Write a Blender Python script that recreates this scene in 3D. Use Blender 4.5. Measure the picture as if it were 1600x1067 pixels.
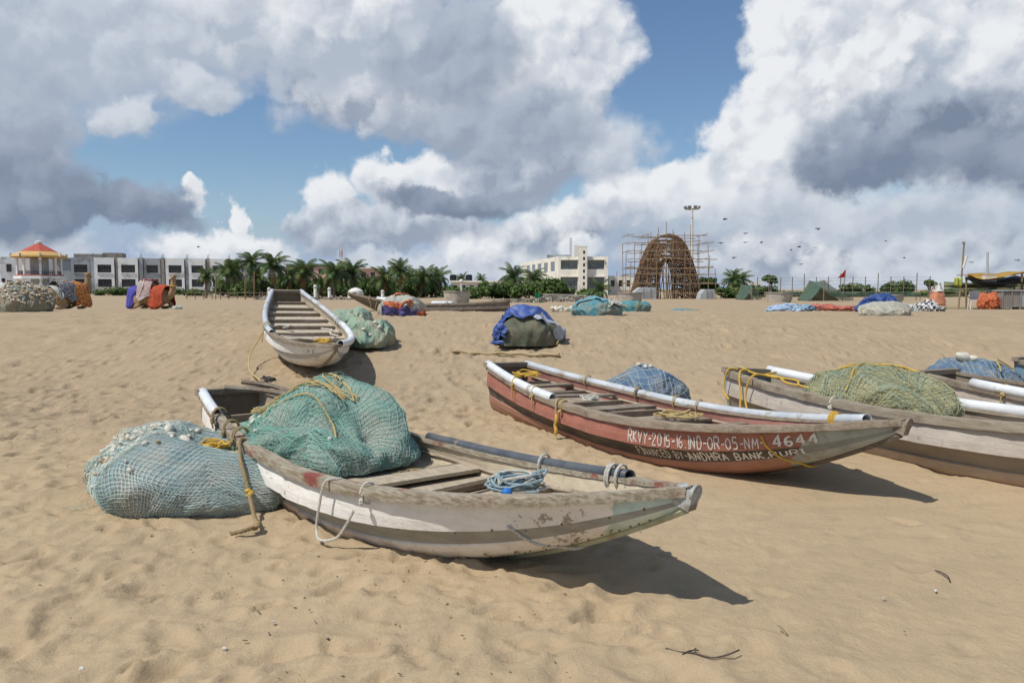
import bpy, bmesh, math, random
import numpy as np
from mathutils import Vector, Matrix

for o in list(bpy.data.objects):
    bpy.data.objects.remove(o)
scene = bpy.context.scene
COL = scene.collection
R = math.radians

# ------------------------------------------------------------------ camera
EYE = 1.65
FPX = 1156.0                       # focal length in pixels of the 1600 px wide photograph
PITCH = math.atan(81.5 / FPX)
cam_data = bpy.data.cameras.new('camera')
cam_data.sensor_width = 36.0
cam_data.lens = 36.0 * FPX / 1600.0
cam_data.clip_start = 0.05
cam_data.clip_end = 9000.0
cam = bpy.data.objects.new('camera', cam_data)
COL.objects.link(cam)
cam.location = (0, 0, EYE)
cam.rotation_euler = (math.pi / 2 - PITCH, 0, 0)
scene.camera = cam
scene.render.resolution_x = 1024
scene.render.resolution_y = 682

# ------------------------------------------------------------------ light
SUN_EL = R(58.0)
SUN_DIR = Vector((-0.835 * math.cos(SUN_EL), -0.55 * math.cos(SUN_EL), math.sin(SUN_EL)))   # towards the sun
sun_data = bpy.data.lights.new('sun', 'SUN')
sun_data.energy = 4.0
sun_data.angle = R(0.53)
sun_data.color = (1.0, 0.95, 0.87)
sun = bpy.data.objects.new('sun', sun_data)
COL.objects.link(sun)
sun.rotation_euler = (-SUN_DIR).to_track_quat('-Z', 'Y').to_euler()
sun.location = (-30, -40, 50)

vs = scene.view_settings
vs.view_transform = 'Standard'
vs.look = 'None'
vs.exposure = 0.0
vs.gamma = 1.0
vs.use_curve_mapping = False
scene.cycles.max_bounces = 6
scene.cycles.diffuse_bounces = 3
scene.cycles.glossy_bounces = 2
scene.cycles.transparent_max_bounces = 12

# ------------------------------------------------------------------ node expression helper
class Ex:
    """a shader socket that can be used in python arithmetic"""
    def __init__(self, tree, sock):
        self.t, self.s = tree, sock
    def _m(self, op, *args, clamp=False):
        n = self.t.nodes.new('ShaderNodeMath')
        n.operation = op
        n.use_clamp = clamp
        for i, a in enumerate(args):
            if isinstance(a, Ex):
                self.t.links.new(a.s, n.inputs[i])
            else:
                n.inputs[i].default_value = float(a)
        return Ex(self.t, n.outputs[0])
    def __add__(self, o): return self._m('ADD', self, o)
    __radd__ = __add__
    def __sub__(self, o): return self._m('SUBTRACT', self, o)
    def __rsub__(self, o): return self._m('SUBTRACT', o, self)
    def __mul__(self, o): return self._m('MULTIPLY', self, o)
    __rmul__ = __mul__
    def __truediv__(self, o): return self._m('DIVIDE', self, o)
    def step(self, a, b, lo=0.0, hi=1.0):
        n = self.t.nodes.new('ShaderNodeMapRange')
        n.interpolation_type = 'SMOOTHSTEP'
        self.t.links.new(self.s, n.inputs['Value'])
        n.inputs['From Min'].default_value = a
        n.inputs['From Max'].default_value = b
        n.inputs['To Min'].default_value = lo
        n.inputs['To Max'].default_value = hi
        return Ex(self.t, n.outputs['Result'])
    def clamp(self): return self._m('ADD', self, 0.0, clamp=True)

def put(tree, sock, v):
    if isinstance(v, Ex):
        tree.links.new(v.s, sock)
    elif isinstance(v, (tuple, list)):
        sock.default_value = tuple(v) + ((1.0,) if len(v) == 3 and len(sock.default_value) == 4 else ())
    else:
        sock.default_value = v

def mixc(tree, fac, a, b):
    n = tree.nodes.new('ShaderNodeMix')
    n.data_type = 'RGBA'
    put(tree, n.inputs[0], fac)
    put(tree, n.inputs[6], a)
    put(tree, n.inputs[7], b)
    return Ex(tree, n.outputs[2])

def noise(tree, vec, scale, detail=4.0, rough=0.55, dist=0.0, color=False):
    n = tree.nodes.new('ShaderNodeTexNoise')
    tree.links.new(vec.s, n.inputs['Vector'])
    n.inputs['Scale'].default_value = scale
    n.inputs['Detail'].default_value = detail
    n.inputs['Roughness'].default_value = rough
    n.inputs['Distortion'].default_value = dist
    return Ex(tree, n.outputs['Color' if color else 'Fac'])

def vmath(tree, op, a, b=None, c=None, out=0):
    n = tree.nodes.new('ShaderNodeVectorMath')
    n.operation = op
    for i, v in enumerate((a, b, c)):
        if v is None:
            continue
        if isinstance(v, Ex):
            tree.links.new(v.s, n.inputs[i])
        else:
            n.inputs[i].default_value = v
    return Ex(tree, n.outputs['Value' if out else 'Vector'])

# ------------------------------------------------------------------ sky with cumulus
TONE = {'white': (8.3, 8.5, 8.8), 'pale': (6.2, 6.7, 7.4), 'mid': (4.4, 5.0, 5.95),
        'grey': (3.2, 3.75, 4.75), 'dark': (2.0, 2.5, 3.45), 'haze': (3.5, 4.5, 6.1)}
# centre and radii (as seen from the beach, in photo units), edge softness, lit tone, base tone, balance
CLOUDS = [
    # thin bank on the horizon, then the low, far clouds
    (800, 470, 1500, 120, .55, 'haze', 'haze', .5),
    (60, 388, 110, 30, .3, 'pale', 'mid', .6), (330, 395, 110, 36, .25, 'white', 'mid', .5),
    (560, 410, 90, 20, .4, 'pale', 'mid', .6), (620, 362, 180, 26, .25, 'pale', 'grey', .4),
    (800, 400, 120, 36, .35, 'white', 'mid', .45), (700, 430, 160, 16, .5, 'pale', 'mid', .6),
    (890, 365, 110, 40, .3, 'white', 'grey', .45), (925, 400, 50, 24, .25, 'white', 'pale', .6),
    (1130, 405, 160, 50, .4, 'mid', 'grey', .5), (1250, 425, 240, 34, .5, 'pale', 'mid', .5),
    (1330, 390, 220, 56, .35, 'white', 'grey', .42), (1560, 400, 190, 60, .4, 'pale', 'grey', .45),
    (1480, 440, 260, 24, .5, 'pale', 'mid', .55), (200, 440, 300, 16, .5, 'pale', 'mid', .5),
    # small bright cumulus in the left gap
    (316, 303, 26, 18, .22, 'white', 'pale', .75), (377, 335, 18, 26, .25, 'white', 'pale', .7),
    (370, 372, 66, 26, .25, 'white', 'mid', .55),
    # middle group
    (502, 325, 38, 36, .22, 'white', 'pale', .75), (590, 300, 50, 36, .22, 'white', 'pale', .75),
    (670, 282, 56, 34, .22, 'white', 'pale', .75), (560, 352, 120, 22, .3, 'pale', 'grey', .45),
    (690, 322, 120, 24, .25, 'grey', 'dark', .4), (800, 270, 100, 50, .3, 'pale', 'grey', .42),
    (880, 240, 110, 52, .3, 'pale', 'grey', .42), (965, 245, 66, 60, .35, 'pale', 'mid', .5),
    (1000, 325, 80, 44, .35, 'white', 'mid', .5),
    # tall cloud in the centre
    (872, 85, 92, 100, .2, 'white', 'mid', .62), (780, 140, 160, 100, .25, 'white', 'mid', .5),
    (640, 140, 185, 88, .2, 'white', 'grey', .45), (540, 55, 180, 84, .3, 'white', 'mid', .42),
    (760, 215, 160, 40, .35, 'mid', 'grey', .4), (700, 90, 90, 80, .4, 'mid', 'grey', .5),
    # left cover
    (330, 40, 280, 84, .35, 'white', 'mid', .42), (80, 60, 250, 125, .4, 'pale', 'mid', .40),
    (310, 145, 84, 30, .25, 'pale', 'mid', .45), (60, 210, 115, 95, .3, 'mid', 'grey', .42),
    (225, 190, 30, 24, .3, 'pale', 'mid', .6), (140, 318, 190, 36, .2, 'grey', 'dark', .35),
    (0, 290, 160, 80, .3, 'grey', 'dark', .42),
    # great tower on the right
    (1100, 295, 92, 48, .2, 'white', 'pale', .7), (1165, 215, 78, 96, .18, 'white', 'mid', .68),
    (1222, 112, 88, 95, .15, 'white', 'mid', .72), (1325, 45, 105, 90, .18, 'white', 'mid', .66),
    (1235, 255, 120, 110, .25, 'white', 'mid', .52), (1430, 60, 160, 140, .2, 'white', 'mid', .46),
    (1540, 150, 70, 100, .25, 'white', 'mid', .6), (1330, 170, 90, 110, .3, 'white', 'grey', .55),
    (1590, 190, 50, 46, .25, 'white', 'pale', .7),
    (1440, 212, 205, 66, .28, 'mid', 'dark', .30), (1390, 258, 175, 36, .2, 'grey', 'dark', .2),
    (1570, 262, 120, 44, .3, 'grey', 'dark', .4), (1320, 335, 260, 38, .45, 'pale', 'mid', .42),
]

def build_world():
    w = bpy.data.worlds.new('World')
    scene.world = w
    w.use_nodes = True
    t = w.node_tree
    t.nodes.clear()
    out = t.nodes.new('ShaderNodeOutputWorld')
    bg_all = t.nodes.new('ShaderNodeBackground')
    bg = t.nodes.new('ShaderNodeBackground')
    bg.inputs['Strength'].default_value = bg_all.inputs['Strength'].default_value = 0.1
    mix = t.nodes.new('ShaderNodeMixShader')
    t.links.new(bg_all.outputs[0], mix.inputs[1])
    t.links.new(bg.outputs[0], mix.inputs[2])
    t.links.new(mix.outputs[0], out.inputs[0])
    sky = t.nodes.new('ShaderNodeTexSky')
    sky.sky_type = 'NISHITA'
    sky.sun_disc = False
    sky.sun_elevation = SUN_EL
    sky.sun_rotation = math.atan2(SUN_DIR.x, SUN_DIR.y)
    sky.air_density = 1.15
    sky.dust_density = 0.15
    sky.ozone_density = 6.0
    tc = t.nodes.new('ShaderNodeTexCoord')
    d = Ex(t, tc.outputs['Generated'])
    sep = t.nodes.new('ShaderNodeSeparateXYZ')
    t.links.new(d.s, sep.inputs[0])
    dx, dy, dz = (Ex(t, sep.outputs[i]) for i in range(3))
    az = dx._m('ARCTAN2', dx, dy)
    el = dz._m('ARCSINE', dz)
    comb = t.nodes.new('ShaderNodeCombineXYZ')
    put(t, comb.inputs[0], az)
    put(t, comb.inputs[1], el)
    pos = Ex(t, comb.outputs[0])
    # the sky at large: broken cumulus by one fractal noise
    lay = vmath(t, 'MULTIPLY', d, (1.0, 1.0, 2.2))
    gen = noise(t, lay, 2.3, 5.0, 0.58)
    gshade = gen.step(0.50, 0.72, 0.95, 0.15)
    gcol = mixc(t, gshade, TONE['dark'], TONE['pale'])
    gcol = mixc(t, gen.step(0.49, 0.58) * dz.step(-0.02, 0.03), Ex(t, sky.outputs[0]), gcol)
    t.links.new(gcol.s, bg_all.inputs['Color'])
    # towards the town: the clouds one by one
    inside = vmath(t, 'LENGTH', vmath(t, 'MULTIPLY_ADD', pos, (1 / 0.72, 1 / 0.44, 0), (0, -0.13 / 0.44, 0)), out=1)
    put(t, mix.inputs[0], inside.step(1.12, 0.92))
    # fractal warp of the (azimuth, elevation) position gives the billowed outlines
    w1 = vmath(t, 'SUBTRACT', noise(t, d, 5.5, 4.0, 0.56, color=True), (0.5, 0.5, 0.5))
    w2 = vmath(t, 'SUBTRACT', noise(t, d, 30.0, 5.0, 0.62, color=True), (0.5, 0.5, 0.5))
    p = vmath(t, 'MULTIPLY_ADD', w1, (0.20, 0.12, 0.0), pos)
    p = vmath(t, 'MULTIPLY_ADD', w2, (0.045, 0.04, 0.0), p)
    # cauliflower billows: rounded cells, brighter on the side towards the sun (upper left)
    dw = vmath(t, 'MULTIPLY_ADD', w2, (0.05, 0.05, 0.05), d)
    def cells(v):
        n = t.nodes.new('ShaderNodeTexVoronoi')
        n.feature = 'F1'
        n.normalize = True
        t.links.new(v.s, n.inputs['Vector'])
        n.inputs['Scale'].default_value = 17.0
        n.inputs['Detail'].default_value = 1.0
        n.inputs['Roughness'].default_value = 0.55
        return Ex(t, n.outputs['Distance'])
    b0 = cells(dw)
    b1 = cells(vmath(t, 'ADD', dw, (-0.010, 0.0, 0.014)))
    puff = 0.32 - b0
    relief = (b1 - b0) * 3.0
    sw = t.nodes.new('ShaderNodeSeparateXYZ')
    t.links.new(w1.s, sw.inputs[0])
    sw2 = t.nodes.new('ShaderNodeSeparateXYZ')
    t.links.new(w2.s, sw2.inputs[0])
    mottle = Ex(t, sw.outputs[2]) * 0.7 + Ex(t, sw2.outputs[2]) * 0.30 + relief
    bulge = puff * 0.55
    col = Ex(t, sky.outputs[0])
    for (cx, cy, rx, ry, edge, top, base, tb) in CLOUDS:
        q = math.hypot(FPX, cx - 800)
        a = math.atan((cx - 800) / FPX)
        e = math.atan((452 - cy) / q)
        ra = rx / q * math.cos(a)
        re = ry / q
        pc = vmath(t, 'MULTIPLY_ADD', col, (1e-8, 1e-8, 0), p)      # keeps the clouds in order, back to front
        loc = vmath(t, 'MULTIPLY_ADD', pc, (1 / ra, 1 / re, 0), (-a / ra, -e / re, 1))
        ln = vmath(t, 'LENGTH', loc, out=1) - bulge
        alpha = ln.step(math.hypot(1 + edge, 1), math.hypot(1 - edge, 1))
        sh = vmath(t, 'DOT_PRODUCT', loc, (-0.14, 0.55, tb), out=1) + mottle
        col = mixc(t, alpha, col, mixc(t, sh, TONE[base], TONE[top]))
    t.links.new(col.s, bg.inputs['Color'])
    w.cycles.sampling_method = 'MANUAL'
    w.cycles.sample_map_resolution = 512


build_world()

# ------------------------------------------------------------------ mesh and object helpers
class MB:
    """collects shapes and links them as one mesh object"""
    def __init__(self):
        self.v, self.f, self.m = [], [], []
    def add(self, verts, faces, mi=0):
        o = len(self.v)
        self.v.extend([tuple(p) for p in verts])
        self.f.extend([tuple(i + o for i in fc) for fc in faces])
        self.m.extend([mi] * len(faces))
        return self
    def box(self, c, size, rot=None, mi=0):
        hx, hy, hz = (k / 2 for k in size)
        pts = [Vector((x, y, z)) for x in (-hx, hx) for y in (-hy, hy) for z in (-hz, hz)]
        if rot is not None:
            pts = [rot @ p for p in pts]
        c = Vector(c)
        return self.add([p + c for p in pts],
                        [(0, 1, 3, 2), (4, 6, 7, 5), (0, 4, 5, 1), (2, 3, 7, 6), (0, 2, 6, 4), (1, 5, 7, 3)], mi)
    def span(self, x0, x1, y0, y1, z0, z1, mi=0):
        return self.box(((x0 + x1) / 2, (y0 + y1) / 2, (z0 + z1) / 2), (abs(x1 - x0), abs(y1 - y0), abs(z1 - z0)), None, mi)
    def tube(self, path, r, sides=6, mi=0, caps=True, twist=0.0):
        path = [Vector(p) for p in path]
        n = len(path)
        ra = r if callable(r) else (lambda t: r)
        prev = None
        rings = []
        for i, p in enumerate(path):
            tg = (path[min(i + 1, n - 1)] - path[max(i - 1, 0)])
            tg = tg.normalized() if tg.length > 1e-9 else Vector((0, 0, 1))
            if prev is None:
                up = Vector((0, 0, 1)) if abs(tg.z) < 0.9 else Vector((1, 0, 0))
                a = tg.cross(up).normalized()
            else:
                a = prev - tg * prev.dot(tg)
                a = a.normalized() if a.length > 1e-6 else tg.orthogonal().normalized()
            prev = a
            b = tg.cross(a)
            rr = ra(i / max(n - 1, 1))
            rings.append([p + (a * math.cos(k) + b * math.sin(k)) * rr
                          for k in (2 * math.pi * j / sides + twist for j in range(sides))])
        vs_ = [q for rg in rings for q in rg]
        fs = []
        for i in range(n - 1):
            for j in range(sides):
                k = (j + 1) % sides
                fs.append((i * sides + j, i * sides + k, (i + 1) * sides + k, (i + 1) * sides + j))
        if caps:
            fs.append(tuple(range(sides - 1, -1, -1)))
            fs.append(tuple((n - 1) * sides + j for j in range(sides)))
        return self.add(vs_, fs, mi)
    def pipe(self, path, r, wall=0.006, sides=14, mi=0):
        """an open pipe with a wall"""
        a, b = MB().tube(path, r, sides, caps=False), MB().tube(path, r - wall, sides, caps=False)
        n = len(a.v)
        self.add(a.v, a.f, mi)
        self.add(b.v, [tuple(reversed(q)) for q in b.f], mi)
        o = len(self.v) - 2 * n
        for base, flip in ((0, 0), (n - sides, 1)):
            for j in range(sides):
                k = (j + 1) % sides
                q = (o + base + j, o + base + k, o + n + base + k, o + n + base + j)
                self.f.append(q if flip else tuple(reversed(q)))
                self.m.append(mi)
        return self
    def lathe(self, prof, n=16, c=(0, 0, 0), mi=0):
        vs_, fs = [], []
        for (r, z) in prof:
            for j in range(n):
                a = 2 * math.pi * j / n
                vs_.append((c[0] + r * math.cos(a), c[1] + r * math.sin(a), c[2] + z))
        for i in range(len(prof) - 1):
            for j in range(n):
                k = (j + 1) % n
                fs.append((i * n + j, i * n + k, (i + 1) * n + k, (i + 1) * n + j))
        fs.append(tuple(range(n - 1, -1, -1)))
        fs.append(tuple((len(prof) - 1) * n + j for j in range(n)))
        return self.add(vs_, fs, mi)
    def grid(self, P, mi=0, wrap=False):
        """P[i][j] points -> quads"""
        P = np.asarray(P, float)
        a, b = P.shape[:2]
        fs = []
        for i in range(a - 1):
            for j in range(b - 1 + (1 if wrap else 0)):
                k = (j + 1) % b
                fs.append((i * b + j, i * b + k, (i + 1) * b + k, (i + 1) * b + j))
        return self.add(P.reshape(-1, 3).tolist(), fs, mi)
    def ell(self, c, r, n=12, m=8, rot=None, mi=0):
        vs_, fs = [], []
        c = Vector(c)
        for i in range(m + 1):
            t = math.pi * i / m
            for j in range(n):
                a = 2 * math.pi * j / n
                p = Vector((r[0] * math.sin(t) * math.cos(a), r[1] * math.sin(t) * math.sin(a), r[2] * math.cos(t)))
                vs_.append(c + (rot @ p if rot is not None else p))
        for i in range(m):
            for j in range(n):
                k = (j + 1) % n
                fs.append((i * n + j, (i + 1) * n + j, (i + 1) * n + k, i * n + k))
        return self.add(vs_, fs, mi)
    def mesh(self, name, mats, smooth=False):
        me = bpy.data.meshes.new(name)
        me.from_pydata(self.v, [], self.f)
        mats = mats if isinstance(mats, (list, tuple)) else [mats]
        for m in mats:
            me.materials.append(m)
        if len(mats) > 1:
            me.polygons.foreach_set('material_index', self.m)
        if smooth:
            me.polygons.foreach_set('use_smooth', [True] * len(me.polygons))
            if smooth != 'all':
                me.set_sharp_from_angle(angle=R(38))
        me.update()
        return me
    def build(self, name, mats, parent=None, smooth=False):
        return obj(name, self.mesh(name, mats, smooth), parent)

def obj(name, me, parent=None, loc=None, rot=None, scale=None):
    o = bpy.data.objects.new(name, me)
    COL.objects.link(o)
    if parent is not None:
        o.parent = parent
    if loc is not None:
        o.location = loc
    if rot is not None:
        o.rotation_euler = rot
    if scale is not None:
        o.scale = scale
    return o

def tag(o, label, cat=None, group=None):
    o['label'] = label
    if cat:
        o['category'] = cat
    if group:
        o['group'] = group
    return o

def thing(name, label, cat, loc=(0, 0, 0), rotz=0.0, group=None):
    o = bpy.data.objects.new(name, None)
    COL.objects.link(o)
    o.empty_display_size = 0.2
    o.location = loc
    o.rotation_euler = (0, 0, rotz)
    return tag(o, label, cat, group)

def kind(o, k):
    o['kind'] = k
    return o

def at(px, py, Y):
    """the point at depth Y that the photograph shows at pixel px, py"""
    u, v = (px - 800) / FPX, (533.5 - py) / FPX
    dy = math.cos(PITCH) + v * math.sin(PITCH)
    dz = -math.sin(PITCH) + v * math.cos(PITCH)
    return Vector((u / dy * Y, Y, EYE + dz / dy * Y))

def catmull(pts, n=8):
    pts = [Vector(p) for p in pts]
    if len(pts) < 3:
        return pts
    q = [pts[0] * 2 - pts[1]] + pts + [pts[-1] * 2 - pts[-2]]
    out = []
    for i in range(1, len(q) - 2):
        a, b, c, d = q[i - 1:i + 3]
        for k in range(n):
            t = k / n
            out.append(0.5 * ((2 * b) + (c - a) * t + (2 * a - 5 * b + 4 * c - d) * t * t + (3 * b - a - 3 * c + d) * t ** 3))
    out.append(pts[-1])
    return out

# ------------------------------------------------------------------ numpy noise (for shapes)
def make_noise(seed):
    rng = np.random.RandomState(seed)
    g = rng.rand(256, 256)
    def f(x, y):
        x, y = np.asarray(x, float), np.asarray(y, float)
        i, j = np.floor(x).astype(int), np.floor(y).astype(int)
        a, b = x - i, y - j
        a = a * a * a * (a * (a * 6 - 15) + 10)
        b = b * b * b * (b * (b * 6 - 15) + 10)
        i0, i1, j0, j1 = i & 255, (i + 1) & 255, j & 255, (j + 1) & 255
        return ((g[i0, j0] * (1 - a) + g[i1, j0] * a) * (1 - b) + (g[i0, j1] * (1 - a) + g[i1, j1] * a) * b) * 2 - 1
    return f

def fbm(f, x, y, octaves=4, gain=0.5):
    s, amp = 0.0, 1.0
    for k in range(octaves):
        s = s + amp * f(x * 2 ** k + 17.3 * k, y * 2 ** k + 5.7 * k)
        amp *= gain
    return s

# ------------------------------------------------------------------ materials
def mat(name, c, c2=None, scale=6.0, rough=0.8, bump=0.0, bscale=40.0, stretch=(1, 1, 1), spec=0.25, metallic=0.0,
        dirt=None, dscale=3.0, damount=0.5, detail=5.0, contrast=(0.35, 0.65), trans=0.0, sss=None, extra=None):
    m = bpy.data.materials.new(name)
    m.use_nodes = True
    t = m.node_tree
    bs = t.nodes['Principled BSDF']
    bs.inputs['Roughness'].default_value = rough
    bs.inputs['Specular IOR Level'].default_value = spec
    bs.inputs['Metallic'].default_value = metallic
    tc = t.nodes.new('ShaderNodeTexCoord')
    mp = t.nodes.new('ShaderNodeMapping')
    mp.inputs['Scale'].default_value = stretch
    t.links.new(tc.outputs['Object'], mp.inputs[0])
    v = Ex(t, mp.outputs[0])
    c2 = c2 or tuple(k * 0.78 for k in c)
    col = mixc(t, noise(t, v, scale, detail, 0.6).step(*contrast), c, c2)
    if dirt:
        ob = Ex(t, tc.outputs['Object'])
        col = mixc(t, noise(t, ob, dscale, 7.0, 0.65).step(0.62 - damount * 0.3, 0.72 - damount * 0.15), col, dirt)
    if extra:
        col = extra(t, tc, col)
    t.links.new(col.s, bs.inputs['Base Color'])
    if bump:
        bp = t.nodes.new('ShaderNodeBump')
        bp.inputs['Strength'].default_value = bump
        bp.inputs['Distance'].default_value = 0.02
        t.links.new(noise(t, v, bscale, 5.0, 0.6).s, bp.inputs['Height'])
        t.links.new(bp.outputs[0], bs.inputs['Normal'])
    if trans:
        tr = t.nodes.new('ShaderNodeBsdfTranslucent')
        t.links.new(col.s, tr.inputs[0])
        mx = t.nodes.new('ShaderNodeMixShader')
        mx.inputs[0].default_value = trans
        t.links.new(bs.outputs[0], mx.inputs[1])
        t.links.new(tr.outputs[0], mx.inputs[2])
        t.links.new(mx.outputs[0], t.nodes['Material Output'].inputs[0])
    return m

def sand_material():
    m = bpy.data.materials.new('sand')
    m.use_nodes = True
    t = m.node_tree
    bs = t.nodes['Principled BSDF']
    bs.inputs['Roughness'].default_value = 0.95
    bs.inputs['Specular IOR Level'].default_value = 0.12
    tc = t.nodes.new('ShaderNodeTexCoord')
    v = Ex(t, tc.outputs['Object'])
    big = noise(t, v, 0.55, 5.0, 0.6)
    midn = noise(t, v, 5.0, 5.0, 0.65)
    grain = noise(t, v, 230.0, 2.0, 0.7)
    col = mixc(t, big.step(0.35, 0.68), (0.490, 0.372, 0.226), (0.440, 0.334, 0.204))
    # higher up the bank the trodden sand turns darker and duller, with dark specks
    sp = t.nodes.new('ShaderNodeSeparateXYZ')
    t.links.new(v.s, sp.inputs[0])
    up = (Ex(t, sp.outputs[1]) + (noise(t, v, 0.25, 5.0, 0.65) - 0.5) * 9.0 - Ex(t, sp.outputs[0]) * 0.25).step(6.5, 12.5)
    col = mixc(t, up * 0.9, col, mixc(t, noise(t, v, 1.6, 6.0, 0.7).step(0.4, 0.65), (0.405, 0.308, 0.196), (0.340, 0.260, 0.167)))
    col = mixc(t, up * noise(t, v, 7.0, 6.0, 0.75).step(0.60, 0.70) * 0.6, col, (0.19, 0.155, 0.11))
    col = mixc(t, midn.step(0.45, 0.75) * 0.55, col, (0.32, 0.252, 0.165))
    col = mixc(t, grain.step(0.30, 0.75), mixc(t, 0.28, col, (0.18, 0.135, 0.095)), mixc(t, 0.18, col, (0.62, 0.52, 0.39)))
    t.links.new(col.s, bs.inputs['Base Color'])
    bp = t.nodes.new('ShaderNodeBump')
    bp.inputs['Strength'].default_value = 0.65
    bp.inputs['Distance'].default_value = 0.02
    h = noise(t, v, 14.0, 8.0, 0.70) * 1.6 + grain * 0.2
    t.links.new(h.s, bp.inputs['Height'])
    t.links.new(bp.outputs[0], bs.inputs['Normal'])
    return m

# ------------------------------------------------------------------ the beach
_PY = np.array([-4000, -60, -12, 0, 11.0, 12.2, 13.7, 15.2, 16.5, 18, 21, 24, 30, 36, 42, 50, 90, 200, 6000], float)
_PZ = np.array([-3.0, -1.6, -0.35, 0, 0.0, .06, .30, .60, .84, .95, .96, .91, .82, .68, .56, .50, .46, .46, .3], float)
_yy = np.arange(-20, 100, 0.1)
_kk = np.exp(-0.5 * (np.arange(-20, 21) / 6.0) ** 2)
_zz = np.convolve(np.interp(np.arange(-22, 102.05, 0.1), _PY, _PZ), _kk / _kk.sum(), 'same')[20:20 + len(_yy)]
_nb = make_noise(5)

def ground_z(x, y):
    """the broad form of the beach: flat at the water side, a bank, then level ground up to the town"""
    x, y = np.asarray(x, float), np.asarray(y, float)
    w = np.clip((y - 9) / 6, 0, 1) * np.clip((26 - y) / 6, 0, 1)
    ys = y + w * (0.55 * np.sin(x * 0.33 + 1.2) * (np.abs(x + 3.5) > 0) * np.clip(np.abs(x + 3.6) / 4 - 0.3, 0, 1))
    z = np.where((ys > -19) & (ys < 99), np.interp(ys, _yy, _zz), np.interp(ys, _PY, _PZ))
    z = z + 0.13 * np.exp(-((x - 4.7) / 1.7) ** 2 - ((y - 7.0) / 2.0) ** 2)
    z = z + 0.035 * fbm(_nb, x * 0.35, y * 0.35, 2) * np.clip((40 - np.abs(y)) / 20, 0, 1)
    return z

def gz(x, y):
    return float(ground_z(x, y))

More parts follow.
